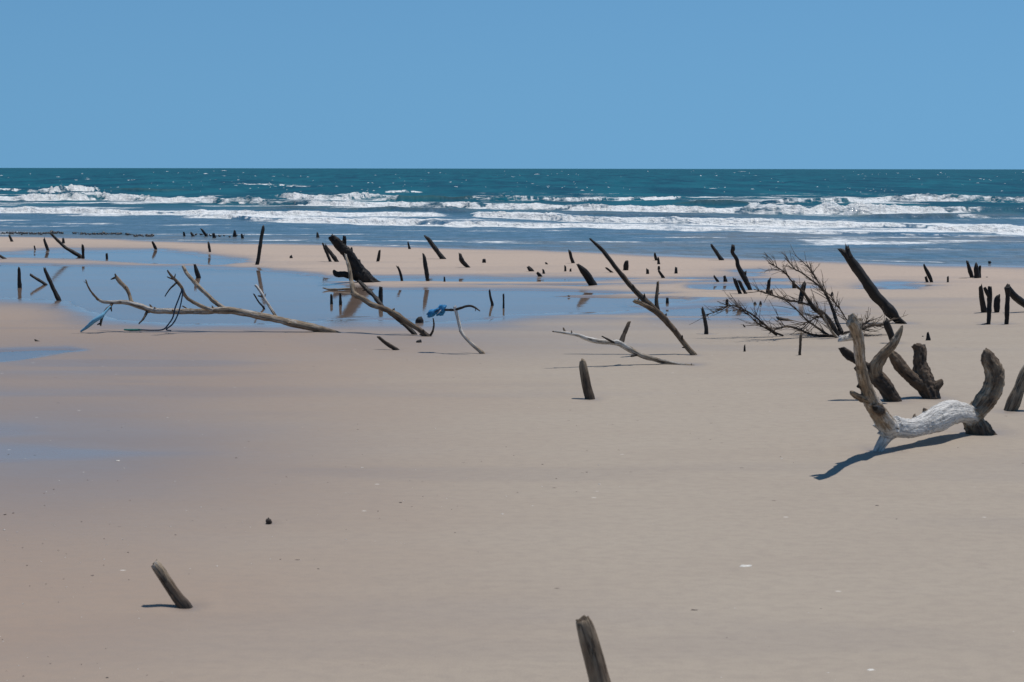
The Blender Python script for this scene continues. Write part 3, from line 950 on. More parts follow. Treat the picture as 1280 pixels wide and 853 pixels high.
# ------------------------------------------------------------------ the long fallen branch on the left
branch("driftwood_branch", "long pale fallen branch with raised curling limbs beside the left pool", "branch", (424, 416.5), [
    ("trunk", [(122, 374.5, 1.7, -.05), (131, 378, 2.3, 0), (152, 377.6, 3, .05), (165, 379.5, 3.4, .08), (190, 387.5, 3.6, .1), (211, 389.6, 3.5, .1), (253, 389, 3.8, .1),
               (282, 388.6, 4.3, .08), (305, 391.5, 4.4, .06), (343, 399, 4.6, .04), (369, 405, 4.6, .02), (402, 412, 4.6, 0), (428, 417.5, 1.6, 0)], (0.8, 0.6)),
    ("limb", [(107, 350, .8, -.12), (110, 358, 1.0, -.1), (115, 366, 1.2, -.08), (123, 375, 1.7, -.05)], (0.6, 0.55)),
    ("limb", [(145, 346, 2.0, .3), (150, 352, 2.6, .26), (158, 361, 2.5, .2), (162, 371, 2.5, .14), (165, 379, 2.6, .08)], (0.55, 0.7)),
    ("twig", [(138.5, 349.5, .7, .3), (144, 347.5, 1.5, .3)], (0.2, 0.3)),
    ("twig", [(143.5, 342.5, .8, .32), (146, 348, 1.7, .3)], (0.15, 0.3)),
    ("limb", [(125.5, 407, 1.2, -.2), (127, 399, 1.5, -.15), (131, 390, 1.7, -.1), (137, 384, 1.8, -.03), (141, 379, 1.6, .03)], (0.45, 0.4)),
    ("twig", [(139.5, 389, .7, -.03), (138.5, 383, 1.2, -.03)], (0.2, 0.2)),
    ("twig", [(121.5, 406, .7, -.22), (125.5, 404.5, 1.1, -.2)], (0.2, 0.2)),
    ("limb", [(173.5, 405, 1.0, -.1), (179, 399, 1.3, -.03), (182, 394, 1.5, .05), (184, 387, 1.7, .1)], (0.25, 0.25)),
    ("twig", [(187.5, 381, .8, .14), (190, 386, 1.6, .1)], (0.4, 0.4)),
    ("limb", [(228.5, 333, 2.1, .5), (233, 341, 2.2, .44), (240, 349, 2.4, .38), (255, 365, 2.6, .25), (270, 378.5, 2.8, .15), (283, 388, 3.2, .08)], (0.7, 0.66)),
    ("limb", [(209.5, 338.5, 1.0, -.3), (214, 344.5, 1.5, -.28), (220, 350.5, 1.9, -.24), (227, 359, 1.9, -.18), (230, 367, 2.0, -.12), (236, 374, 2.2, -.06), (248.5, 381.5, 2.3, 0), (266, 388, 2.4, .06)], (0.5, 0.7)),
    ("twig", [(209, 346.5, .8, -.3), (214, 348.5, 1.1, -.28), (221, 351, 1.3, -.24)], (0.5, 0.45)),
    ("twig", [(206, 371, .6, -.4), (212, 362, .9, -.34), (221, 353, 1.2, -.24)], (0.1, 0.12)),
    ("twig", [(228, 382.5, .8, .2), (238, 389, 1.2, .14)], (0.2, 0.3)),
    ("limb", [(319, 356.5, 1.5, .3), (324, 362, 1.7, .26), (328, 368, 1.7, .22), (332, 376, 1.6, .18), (340, 388, 1.7, .1), (345.5, 398, 2.0, .04)], (0.85, 0.7)),
    ("twig", [(323, 370, .9, .26), (329, 371, 1.4, .22)], (0.6, 0.6)),
])
# ropes and rag caught on it
YB = ground(424, 416.5).y


def soft(name, label, cat, chain, mat, Y0, parts=(), flat=1.0):
    P, R = place(chain, Y0)
    V, Fc, G, B = tube(P, R, 8, 0.1, 0.2, nseed())
    org = np.array(P[-1])
    me = mesh_from(name, V - org[None], Fc)
    o = link(name, me, mat, loc=tuple(org))
    for (pn, ch, m) in parts:
        P2, R2 = place(ch, Y0)
        V, Fc, G, B = tube(P2, R2, 8, 0.1, 0.2, nseed())
        link(pn, mesh_from(pn, V - org[None], Fc), m, o)
    return tag(o, label, cat)


soft("cloth_strip", "pale blue cloth strip hanging from the leftmost twig down to the sand", "cloth",
     [(138, 383, 1.0, -.05), (132, 390, 1.6, -.12), (126, 396, 2.6, -.18), (117, 402, 2.8, -.2), (109, 409, 2.2, -.16), (101, 414.5, 1.2, -.1)], M_LBLUE, YB)
soft("rope", "dark blue rope looped over a forked limb, its green end trailing on sand", "rope",
     [(228, 361, 1.0, -.2), (224, 372, .9, -.2), (219, 385, .9, -.2), (216, 397, 1.0, -.2), (211, 405, .9, -.2), (204, 412, 1.0, -.12), (190, 413, 1.0, -.1), (176, 412.6, 1.1, -.08)], M_ROPE, YB,
     [("rope_strand", [(229, 363, .9, -.2), (226, 380, .8, -.22), (222, 394, .9, -.22), (216, 405, .9, -.2), (208, 412, .9, -.14), (214, 413.4, .8, -.1)], M_ROPE),
      ("rope_end", [(176, 412.6, 1.3, -.08), (165, 412.7, 1.5, -.08), (155, 412.3, 1.0, -.08)], M_GREEN)])
post("wooden_stake", "thin dark stake slanting in the pool just behind the fallen pale branch", "stake", [(317, 367.5, .9), (323, 377, 1.1), (329.5, 385, 1.2)], 0.1)

# ------------------------------------------------------------------ the root and branches left of centre
fused("tree_root", "big black forked root rearing up left of centre by the thin pool", "root", (458, 353.5), [
    ("trunk", [(414, 296, 4.6, -.2), (420, 302, 5.6, -.18), (432, 315, 6.2, -.12), (440, 325, 6.8, -.08), (447, 336, 8.2, -.04), (455, 347, 9.5, 0), (462, 354, 8, 0)], (0.07, 0.08), 'sink'),
    ("prong", [(430.5, 295, 2.5, -.1), (430.5, 303, 2.8, -.12), (430, 312, 3, -.12)], (0.06, 0.08)),
    ("limb", [(417, 338, 1.6, -.2), (421, 343, 4.0, -.2), (429, 343.5, 4.2, -.16), (441, 345.5, 4.6, -.08), (452, 347, 6, 0)], (0.06, 0.07)),
    ("root_toe", [(478, 354.5, 1.5, .05), (468, 352, 4, .02), (456, 346, 6.5, 0)], (0.14, 0.08)),
    ("root_toe", [(466, 353.5, 2.4, -.1), (459, 347, 3.4, -.08), (452, 343, 4, -.06)], (0.25, 0.14)),
], voxel=0.016, lump=0.6)
YC = ground(535.6, 422).y
branch("driftwood_branch", "slanting grey branch with double stem rising left of centre toward the black root", "branch", (535, 421.5), [
    ("trunk", [(438.5, 367.5, 2.0, .6), (445, 370.5, 3.0, .54), (453, 373.5, 3.2, .48), (464, 381, 3.5, .4), (478.6, 385.5, 3.4, .3), (491, 391, 3.6, .22), (508, 401.5, 3.3, .12), (525, 413, 3.2, .04), (535, 421.5, 3.6, 0)], (0.62, 0.35), 'sink'),
    ("limb", [(449.5, 352.5, 2.2, .7), (456, 359, 2.5, .64), (465, 368, 2.5, .54), (479, 384.5, 2.5, .34)], (0.08, 0.12)),
    ("limb", [(432, 318, 1.6, .9), (434.5, 329, 2.0, .82), (437.5, 340, 2.2, .76), (439.5, 352, 2.6, .7), (442, 366, 3.4, .6), (447, 371, 3, .54)], (0.72, 0.6)),
    ("limb", [(486, 390.5, 2.6, .26), (497, 398.5, 2.7, .3), (506, 406, 2.6, .28), (517, 416.5, 2.8, .2)], (0.4, 0.12), 'sink'),
    ("twig", [(541.5, 398, .9, .04), (542.3, 406, 1.1, .02), (541, 414, 1.3, 0), (536.5, 421, 1.7, 0)], (0.3, 0.3)),
    ("twig", [(492.5, 386, 1.3, .22), (490.5, 391, 2.2, .22)], (0.5, 0.4)),
])
branch("driftwood_branch", "thin bent T-shaped branch with a drooping cross arm holding the blue bundle", "branch", (604, 443), [
    ("trunk", [(568.5, 384.5, 2.2, .05), (571, 394, 2.2, .04), (574, 405, 2.2, .02), (577, 415.6, 2.3, 0), (588, 429, 2.3, 0), (604.5, 443.5, 2.4, 0)], (0.95, 0.7), 'sink'),
    ("limb", [(600, 389, .7, -.1), (594, 385, 1.2, -.06), (588, 382.8, 1.4, -.04), (580, 384, 1.6, 0), (570, 387, 1.8, .04), (562, 387.8, 1.6, .1), (548, 387, 1.4, .18)], (0.14, 0.16)),
    ("twig", [(574.5, 414.5, .7, -.02), (578, 416, 1.4, 0)], (0.6, 0.6)),
])


def bundle():
    Y0 = ground(604, 443).y
    c = at_depth(545.5, 390, Y0 + .16)
    k = Y0 / F
    root = tag(empty("cloth_bundle", c), "bundled bright blue cloth with black and white strips caught on the thin branch", "cloth")

    def blob(pn, cx, cy, rx, ry, rz, ang, mat, seed, crump=0.45):
        V, Fc = [], []
        n, K = 14, 20
        for i in range(n + 1):
            a = math.pi * i / n
            for j in range(K):
                b = 2 * math.pi * j / K
                p = Vector((math.cos(a), math.sin(a) * math.cos(b), math.sin(a) * math.sin(b)))
                f = 1 + crump * (mnoise.noise(p * 1.7 + Vector((seed, 0, 0))) + 0.7 * abs(mnoise.noise(p * 4 + Vector((0, seed, 0)))) - 0.2)
                x, y, z = p.x * rx * f, p.y * ry * f, p.z * rz * f
                V.append(((cx + x * math.cos(ang) - z * math.sin(ang)) * k, y * k, (cy + x * math.sin(ang) + z * math.cos(ang)) * k))
        for i in range(n):
            for j in range(K):
                j2 = (j + 1) % K
                Fc.append((i * K + j, i * K + j2, (i + 1) * K + j2, (i + 1) * K + j))
        link(pn, mesh_from(pn, V, Fc), mat, root)
    blob("cloth", -4, -1.0, 9.5, 5, 4.4, 0.5, M_BLUE, 1.3)
    blob("cloth", 6, 2.6, 7.4, 5, 5.4, 0.9, M_BLUE, 5.1)
    blob("white_strip", 4.6, 1.0, 5.6, 6.0, 1.1, 0.75, M_WHITE, 8.2, .3)
    blob("black_strip", 1.4, 1.9, 5.6, 6.0, .9, 0.6, M_BLACK, 3.7, .3)
    blob("black_strip", 8.2, 1.6, 4.0, 5.6, 1.0, 0.8, M_BLACK, 6.7, .3)


bundle()
post("wooden_stake", "short brown stick leaning left on the sand in front of the double-stemmed branch", "stick", [(474, 421.5, 2.0), (483, 429.5, 2.5), (497, 438.5, 2.4)], (0.3, 0.15))

# ------------------------------------------------------------------ centre right: the tall diagonal branch and the low one
branch("driftwood_branch", "tall dark diagonal branch with an upright side arm leaning left over the centre-right sand", "branch", (868, 444.5), [
    ("trunk", [(738, 299, 1.3, .3), (747, 307, 2.0, .28), (756, 316.6, 2.5, .26), (773, 339, 2.9, .2), (792.5, 361.6, 3.1, .14), (805, 374, 3.6, .1), (815, 384.5, 4.3, .06), (829, 397, 4.1, .03), (846, 418, 3.8, .01), (858, 433, 3.6, 0), (869, 445, 3.4, 0)], (0.03, 0.62), 'sink'),
    ("limb", [(792, 376, 2.5, -.2), (798, 378, 3.0, -.15), (806, 381.5, 3.2, -.06), (818, 388, 3.6, .05)], (0.6, 0.35)),
    ("limb", [(822.6, 352, 1.5, .2), (822, 362, 1.9, .17), (820.8, 373, 2.2, .12), (821, 382, 2.8, .08), (823, 391, 3.2, .04)], (0.42, 0.12)),
    ("twig", [(791, 356, .8, .12), (795, 364, 1.6, .14)], (0.3, 0.2)),
    ("twig", [(845, 412, .7, -.02), (848, 420, 1.6, 0)], (0.3, 0.2)),
    ("twig", [(787, 352, .6, .2), (793, 361, 1.3, .14)], (0.1, 0.1)),
])
branch("driftwood_branch", "low pale branch lying on sand below the diagonal branch with short upright stub", "branch", (862, 457.5), [
    ("trunk", [(692, 414.3, 1.3, -.3), (706, 416, 1.9, -.26), (722, 419, 2.2, -.22), (735, 424, 3.0, -.18), (745, 426.5, 3.3, -.14), (760, 428, 3.2, -.1), (776, 431, 3.6, -.06), (798, 443, 3.6, 0), (820.6, 449.5, 3.2, .02), (849, 456, 2.8, .02), (868, 457.6, 1.7, 0)], (0.88, 0.72)),
    ("limb", [(786, 403.5, 1.9, .1), (783.5, 409.5, 2.2, .06), (780, 418, 2.5, .02), (775, 431, 3.3, -.06)], (0.4, 0.35)),
    ("twig", [(752, 420.3, .7, -.25), (758, 423.5, 1.1, -.2), (770, 430, 1.7, -.08)], (0.12, 0.15)),
    ("twig", [(704.5, 410, 1.0, -.22), (705.5, 413.5, 1.3, -.24), (708, 417, 1.9, -.25)], (0.5, 0.5)),
    ("twig", [(789, 445.5, 1.2, -.1), (797, 443.5, 2.2, 0)], (0.2, 0.3)),
    ("twig", [(865, 454.5, .6, 0), (863, 457.5, 1.0, 0)], (0.7, 0.6)),
])


# ------------------------------------------------------------------ the brushy dead branch behind the arched trunk
def brush():
    base = (1046, 421.5)
    org = ground(*base); Y0 = org.y
    root = tag(empty("dead_branch", org), "brushy dead branch with many fine twigs fanning left behind the arched trunk", "branch")
    limbs = [
        [(960.5, 329, .6, -.3), (971, 334, .8, -.28), (982.5, 342.5, 1.0, -.24), (990, 352, 1.3, -.2), (1005, 367, 1.9, -.14), (1016, 384, 3.4, -.08), (1027.5, 393, 4.0, -.04), (1037, 404, 4.6, 0), (1047, 420, 5, 0)],
        [(980.5, 322, .5, .5), (988, 330, .8, .46), (994, 337, .9, .42), (1001, 340.6, 1.0, .4), (1014, 350, 1.3, .34), (1027.5, 361, 1.7, .28), (1035, 372.5, 1.9, .22), (1041, 387.5, 2.2, .16), (1046, 402.5, 2.8, .08), (1052, 416, 3.4, 0)],
        [(1000, 324, .5, .6), (1010.6, 335, .7, .52), (1020, 348, 1.0, .42), (1029, 363, 1.2, .3), (1036, 376, 1.4, .22)],
        [(942, 361.6, .6, -.6), (964, 369, .9, -.5), (982.5, 375, 1.2, -.36), (999, 378, 1.5, -.22), (1014, 382, 1.9, -.1)],
        [(983, 376, .6, .1), (997.5, 389, 1.1, .08), (1009, 400.6, 1.4, .05), (1022, 410, 1.6, .02), (1036, 420, 2.0, 0)],
        [(969, 412.5, .8, -.5), (975, 410, 1.2, -.44), (988, 408.5, 1.4, -.34), (1001, 413, 1.6, -.22), (1018, 419, 1.7, -.1), (1045, 420.5, 2.2, 0)],
        [(876, 395.2, .5, -.3), (890, 391.5, .6, -.28), (904, 386.5, .7, -.26), (909, 383, .9, -.25), (919, 382.5, .9, -.24), (930, 387.5, 1.0, -.22), (941, 394, 1.3, -.2), (956, 406, 1.5, -.15), (967, 415, 1.5, -.1), (979, 420, 1.5, -.05)],
        [(921, 384, .6, -.1), (935, 393, .8, -.1), (948, 405, 1.0, -.1), (960, 412, 1.2, -.1), (971, 419.5, 1.3, -.08)],
        [(1038, 369, .5, .2), (1048, 384, .6, .14), (1058, 399, .7, .08), (1066, 410, .9, .02)],
        [(1119, 398, 1.0, .3), (1112, 401.5, 1.4, .28), (1104, 405.5, 1.8, .24), (1089, 407, 1.9, .16), (1075, 412, 2.2, .08), (1056, 417, 2.8, 0)],
        [(1087, 400.5, .9, .1), (1080, 405, 1.3, .08), (1072, 412, 1.7, .04), (1058, 418, 2, 0)],
        [(1088, 422, .7, .05), (1075, 421, 1.2, .03), (1060, 419, 1.8, 0), (1048, 416, 2.4, 0)],
        [(1029, 394, 1.4, -.3), (1034, 405, 1.9, -.26), (1040, 415, 2.0, -.2), (1047, 423, 2.0, -.12)],
        [(1001, 413, .5, .2), (1014, 401, .8, .18), (1025, 396, 1.0, .12), (1034, 400, 1.4, .04)],
        [(1012, 376, .6, .3), (1022, 388, 1.0, .24), (1030, 400, 1.3, .16), (1040, 412, 1.8, .06)],
    ]
    rr = random.Random(5)
    TV, TF, TG, TB = [], [], [], []
    off = 0
    for li, ch in enumerate(limbs):
        P, R = place(ch, Y0)
        R = [r * .88 for r in R]
        bl = (0.34, 0.2) if li != 12 else (0.8, 0.7)
        V, Fc, G, B = tube(P, R, 7, 0.18, 0.6, nseed(), bl)
        link("limb", wood_mesh("limb", V, Fc, G, B, org), M_WOOD, root)
        # side twigs
        C = catmull([np.array(p) for p in P], 24)
        T = np.gradient(C, axis=0)
        nt = 36 if li in (0, 1, 2, 3, 5, 6, 7, 9) else 24
        for _ in range(nt):
            j = rr.randrange(2, 22)
            d = T[j] / (np.linalg.norm(T[j]) + 1e-9)
            side = np.array([rr.gauss(0, 1), rr.gauss(0, .9), rr.gauss(.25, 1)])
            dr = -d * rr.uniform(.7, 1.3) + side / (np.linalg.norm(side) + 1e-9) * rr.uniform(.35, .8)
            dr /= np.linalg.norm(dr)
            L = rr.uniform(6, 32) * Y0 / F
            p = C[j].copy(); pts = [p.copy()]
            for q in range(3):
                dr = dr + np.array([rr.gauss(-.04, .16), rr.gauss(0, .16), rr.gauss(.03, .16)])
                dr /= np.linalg.norm(dr)
                p = p + dr * L / 3
                p[2] = max(p[2], 0.012)
                pts.append(p.copy())
            r0 = rr.uniform(.26, .48) * Y0 / F
            V, Fc, G, B = tube(pts[::-1], [r0 * .5, r0 * .7, r0 * .9, r0], 4, 0.1, 0.2, nseed(), (.45, .32), n=6)
            TV.append(V); TF += [tuple(i + off for i in f) for f in Fc]; TG.append(G); TB.append(B); off += len(V)
            if rr.random() < 0.6:
                m_ = pts[rr.randrange(1, 3)]
                e_ = m_ + (dr * .5 + np.array([rr.gauss(0, .6), rr.gauss(0, .6), rr.gauss(.1, .6)])) * L * .4
                e_[2] = max(e_[2], .012)
                V, Fc, G, B = tube([e_, (m_ + e_) / 2 + np.array([0, 0, .004]), m_], [r0 * .5, r0 * .6, r0 * .7], 4, 0.1, 0.2, nseed(), (.45, .32), n=4)
                TV.append(V); TF += [tuple(i + off for i in f) for f in Fc]; TG.append(G); TB.append(B); off += len(V)
    tw = link("twigs", wood_mesh("twigs", np.vstack(TV), TF, np.vstack(TG), np.concatenate(TB), org), M_WOOD, root)
    tag(tw, kind='stuff')


brush()
post("driftwood_log", "tall thick dark log with forked top leaning beside the brushy branch", "log",
     [(1049.5, 311.5, 1.8), (1055, 316, 4), (1061, 322, 5), (1073, 339, 5.6), (1087, 358, 6.2), (1105, 381, 6.4), (1121, 399, 5.6), (1130, 405.5, 4)], (0.16, 0.08), rough=0.34, K=12,
     extra=[("prong", [(1059.4, 308.5, 2.4, .05), (1060, 314, 2.8, .05), (1063, 323, 3.4, .02)], 0.12)], dtop=0.2)
post("wooden_stake", "stubby dark stake poking up at the right end of the brushy branch", "stake", [(1107, 402, 3), (1110.5, 411, 3.6), (1118, 430, 3.6)], 0.14)
post("wooden_stake", "thin tan stick upright on the sand below the middle of the brushy branch", "stick", [(1001.2, 419, 1.5), (1000.5, 430, 1.6), (999.4, 445.5, 1.8)], (0.42, 0.3))
post("wooden_stake", "slim gnarled stake under the far left twig of the brushy branch", "stake", [(877.5, 385, 1.4), (879.5, 394, 2.1), (882, 406, 2.4), (883, 418.5, 2.5)], 0.16)
post("wooden_stake", "tiny dark splinter standing on sand left of the thin tan stick", "stake", [(930.8, 432, .9), (930.7, 440.7, 1.5)], 0.1)
branch("driftwood_log", "short dark log lying flat on sand inside the curve of the brushy branch", "log", (985, 402.5), [
    ("trunk", [(970.5, 397, 1.2, .2), (976, 399, 2.6, .16), (984, 401, 2.5, .08), (996, 402.6, .8, 0)], (0.2, 0.4))])

# ------------------------------------------------------------------ all the other stakes and stumps, left to right
G1 = "stumps and stakes of the drowned forest standing on the beach"
ST, SP_ = ("wooden_stake", "stake"), ("tree_stump", "stump")
POSTS = [
    # far left
    (ST, "small leaning stake nearest the rubble line at the far upper left", [(11.5, 294.5, 1.3), (15, 302.8, 1.8)], .06),
    (ST, "low stick lying tilted at the left edge between sand and thin pool", [(-4, 318, 1.5), (6.5, 324.5, 1.8)], .06),
    (ST, "tiny twig stake just left of the leaning stake by the long slanted log", [(42.7, 307.3, .8), (44, 313, 1.1)], .08),
    (ST, "slim black stake leaning left, immediately left of the long slanted log", [(54.6, 298.3, 1.5), (60.3, 313.3, 1.9)], .05),
    (("driftwood_log", "log"), "long slanted black log at upper left rising toward the surf rubble", [(64, 292.5, 1.6), (72, 301, 1.9), (82, 309.5, 2.1), (101, 321, 2.4)], .06),
    (SP_, "squat stump just behind the middle of the long slanted log", [(78.8, 298.3, 1.4), (79.4, 305, 1.9)], .06),
    (ST, "upright black stake at the low end of the long slanted log", [(103.2, 306, 1.5), (103.6, 313, 2.1), (104, 321.3, 1.8)], .05),
    (SP_, "small lone stump on the left pool's upper sand bar beside the thin pool", [(133.2, 316.8, 1.1), (133.6, 322.5, 1.6)], .05),
    (ST, "short black stake leaning left by the shore above the upper left pool", [(190.8, 302.7, 1.2), (194.8, 312, 1.6)], .05),
    (ST, "vertical dark stake standing in water, leftmost in the large pool", [(23.6, 336.5, 2.0), (24, 346, 2.2), (24.4, 358, 2.2)], .08),
    (ST, "low slanted stick in the large left pool with its mirror image below", [(38.2, 343.7, 1.6), (46, 349, 1.7), (56, 355.2, 1.8)], .08),
    (ST, "thicker mottled stake leaning left at the near rim of the large left pool", [(55.8, 336.5, 2.2), (60, 346, 2.4), (66.5, 361, 2.6), (73, 375.3, 2.8)], .17),
    # upper left, at the water line
    (SP_, "leftmost stub among the black stumps standing in the surf", [(229.6, 290.2, 1.0), (230.6, 295, 1.4)], .05),
    (SP_, "second stub from the left among the surf stumps, low and broad", [(238.5, 290.8, 1.2), (241.6, 295.2, 2.0)], .05),
    (ST, "tallest leaning black stake among the left surf stumps", [(252, 286.8, 1.2), (258.2, 295.2, 1.9)], .05),
    (SP_, "low stump right of the tallest leaning surf stake", [(266.6, 292, 1.5), (267.6, 297, 2.2)], .05),
    (SP_, "pointed upright stump standing in the surf line near the tall lone stake", [(293.3, 288, 1.0), (293.6, 295.6, 2.3)], .05),
    (SP_, "small stub right of the pointed upright surf stump", [(301.6, 292.6, 1.0), (303, 297.6, 1.7)], .05),
    (SP_, "lone pointed stump in shallow water left of the black forked root", [(396.8, 290.8, .9), (397.4, 296.8, 1.7)], .05),
    (ST, "short upright stake on sand between the surf stumps and the upper left pool", [(261, 304.2, 1.4), (262.6, 316, 1.7)], .05),
    (ST, "tall straight black stake leaning slightly right, alone at the upper left centre", [(329.3, 283.8, 1.9), (326, 303, 2.3), (321.4, 331.8, 2.4)], .05),
    (SP_, "square black stub alone on sand right of the tall straight stake", [(363.4, 319.6, 1.5), (363.8, 323.6, 1.8)], .05),
    (SP_, "jagged stump behind the upright limb of the pale fallen branch", [(243.6, 330.6, 1.4), (245.6, 338, 2.6), (248.4, 346, 2.9)], .06),
    # around the black root
    (ST, "left member of the narrow pair of slanting stakes beside the black root", [(403.5, 304.6, 1.3), (408, 315, 1.7), (413.2, 328, 1.7)], .06),
    (ST, "right longer member of the narrow slanting pair beside the black root", [(406, 306.5, 1.5), (413, 316, 2.1), (421.8, 328.2, 2.0)], .06),
    (ST, "thin upright stake directly behind the black forked root", [(439.4, 310, 1.3), (440, 322.5, 1.7)], .05),
    (SP_, "tiny stub on the right flank of the black forked root", [(449.6, 324.8, 1.0), (449.8, 331.2, 1.3)], .05),
    (ST, "upright stake on dry sand right of the black root, nearly vertical", [(474.5, 313.8, 1.5), (472, 327.6, 1.9)], .06),
    (SP_, "small post in the pool left of the double-stemmed branch, first of two", [(414.2, 368.6, 1.5), (414.4, 378, 1.8)], .06),
    (SP_, "second small post in the pool beside the foot of the pale stick", [(425.3, 366.8, 1.4), (425.7, 379, 1.7)], .06),
    (SP_, "thick round-topped post in the pool touching the double-stemmed branch", [(475.6, 358.8, 2.6), (475.4, 368, 3.2), (475, 377.5, 3.2)], .06),
    (ST, "curved thin stake at the thin pool's edge in the centre left", [(496.8, 333, 1.5), (499.8, 341, 1.6), (502.2, 351.2, 1.7)], .06),
    (ST, "tall ragged upright stake at the thin pool in the centre", [(529, 317.2, 1.0), (531, 325, 2.3), (533, 340, 2.5), (534.6, 352.2, 2.1)], .08),
    (ST, "small stake against the water line left of the slanted centre stake", [(510, 302.6, .9), (512.4, 312, 1.5)], .05),
    (ST, "long black stake leaning left across the water line at centre, with a flat foot", [(533.3, 295.8, 2.4), (541, 307, 2.7), (547, 315, 2.9), (554.2, 324.6, 3.1)], .06),
    (ST, "bent black stump with a trailing foot right of the slanted centre stake", [(575.6, 318.2, 1.8), (578, 327, 2.8), (586.4, 335.4, 2.0)], .06),
    (SP_, "rounded black stub alone on sand right of the bent stump", [(605, 324.2, 1.9), (605.2, 329.2, 2.1)], .05),
    (SP_, "small upright stub in the thin pool right of the tall ragged stake", [(555.3, 346.2, 1.1), (555.6, 353, 1.4)], .05),
    (ST, "left of two thin stakes standing in the wide pool at centre", [(611.6, 362.8, 1.2), (613, 371, 1.5), (615.2, 380, 1.8)], .07),
    (ST, "right straight one of two thin stakes standing in the wide pool at centre", [(629.5, 367.6, 1.1), (629.6, 383, 1.2)], .07),
    (SP_, "lumpy black stump on the wet sand under the blue bundle", [(523, 397.5, 4.0), (523.6, 401, 5.4), (524, 404.5, 5.6)], .05),
    (SP_, "small black ball-shaped stub in front of the double-stemmed branch", [(524, 425.2, 2.6), (524, 429.6, 3.8)], .05),
    # centre
    (SP_, "leaning wedge stub, leftmost of the small cluster above the thin centre pool", [(660, 333.6, 1.7), (665, 340.2, 2.7)], .05),
    (SP_, "tiniest stub, uppermost of the small cluster above the thin centre pool", [(682, 328.3, 1.0), (684, 331.3, 1.4)], .05),
    (SP_, "leaning stub nearest the pool in the small centre cluster", [(671.8, 341, 1.6), (676.2, 346.6, 2.4)], .05),
    (SP_, "upright peg right of the leaning stubs in the small centre cluster", [(679, 337, 1.4), (679.8, 343.2, 1.7)], .05),
    (SP_, "thin upright peg left of the splintered dark stump", [(706.4, 333, 1.3), (706.7, 340.2, 1.5)], .05),
    (SP_, "smallest peg touching the left side of the splintered dark stump", [(713, 336, .9), (713, 340.5, 1.2)], .05),
    (ST, "sturdy black stake leaning left behind the splintered dark stump", [(711.8, 313.8, 1.9), (713.6, 321, 2.3), (716.4, 329.8, 2.3)], .06),
    (SP_, "splintered thick dark stump leaning left at the thin pool right of centre", [(722, 330.5, 1.4), (728, 338, 4.0), (734.5, 346, 4.8), (741.6, 356.4, 4.9)], .07),
    (ST, "little low stick leaning left in front of the diagonal branch's upper half", [(757.6, 334.7, 1.0), (766, 341.6, 1.6)], .07),
    (SP_, "broad black stump leaning right beside the diagonal branch's upper half", [(783.8, 326.2, 2.2), (782.6, 332, 2.8), (782, 338.6, 3.0)], .05),
    (SP_, "straight peg on sand right of the broad black stump", [(809.2, 336.4, 1.5), (809.4, 343.2, 1.6)], .05),
    (ST, "leaning stake at the top of the stacked trio of stubs above the upright side arm", [(818.2, 317.2, 1.3), (820.4, 326.4, 1.7)], .05),
    (ST, "pointed stub right of the leaning stake in the stacked trio", [(823, 321.8, 1.0), (823.6, 331.2, 2.1)], .05),
    (SP_, "small knob below the pointed stub of the stacked trio", [(823.6, 332.8, 1.3), (823.6, 338, 1.5)], .05),
    (ST, "lowest slanting stub of the stacked trio near the upright side arm", [(823.4, 338.6, 1.4), (829.4, 348.2, 2.0)], .05),
    (SP_, "black rounded post in the pool right of the upright side arm", [(834, 372.6, 1.8), (834, 380.2, 2.1)], .05),
    (SP_, "upright peg on sand left of the right-hand upper pool", [(845, 334.6, 1.7), (845, 342.6, 1.9)], .05),
    # right of centre
    (ST, "black stake leaning left at the water line right of centre", [(889, 306.6, 1.8), (895, 315.5, 2.3), (902.2, 325.8, 2.5)], .05),
    (ST, "short leaning stub in the right-hand upper pool, left of two", [(892, 344.8, 1.4), (897.2, 352.4, 1.8)], .05),
    (SP_, "broader stub in the right-hand upper pool, right of two", [(905.6, 345.4, 1.8), (906.8, 352.4, 2.1)], .05),
    (ST, "left one of the crossed pair leaning at the foot of the knobbed gnarled stake", [(918, 348.6, 1.8), (921, 357, 2.2), (925.4, 368.2, 2.3)], .06),
    (ST, "right one of the crossed pair leaning at the foot of the knobbed gnarled stake", [(923.2, 350.6, 1.7), (927, 358, 2.1), (932.4, 368.2, 2.1)], .06),
    (ST, "upright leaning-right stake between the gnarled stake and the brushy branch", [(961.6, 349.8, 1.9), (960.6, 358, 2.3), (959.4, 367.4, 2.3)], .05),
    (SP_, "small stub at the foot of the stake between gnarled stake and brushy branch", [(964, 363.6, 1.7), (964, 368.4, 2.1)], .05),
    (SP_, "small black stub seen through the upper twigs of the brushy branch", [(991.6, 352, 1.7), (992.6, 361, 2.2)], .05),
    (ST, "thick black post leaning right seen through the brushy branch", [(1005.4, 353.8, 2.8), (1003.2, 365, 3.1), (1000, 380.8, 2.8)], .06),
    (SP_, "tiny post right of the thick post behind the brushy twigs", [(1040, 365.8, 1.2), (1039.6, 371.4, 1.5)], .05),
    (SP_, "short dark peg under the long left twig of the brushy branch", [(909, 374.6, 1.6), (909.2, 381.8, 2.0)], .06),
    (SP_, "low stub in the pool below the knobbed gnarled stake, left of two", [(943.6, 378.2, 1.2), (943.8, 381.8, 1.8)], .06),
    (SP_, "pointed stub in the pool below the knobbed gnarled stake, right of two", [(950.8, 376.8, .9), (951.2, 382, 1.6)], .06),
    (SP_, "pointed little stump alone on sand behind the Y-shaped stump", [(1159.6, 415.6, 1.2), (1160, 421, 2.4), (1160.4, 426.6, 3.6)], .06),
    # far right
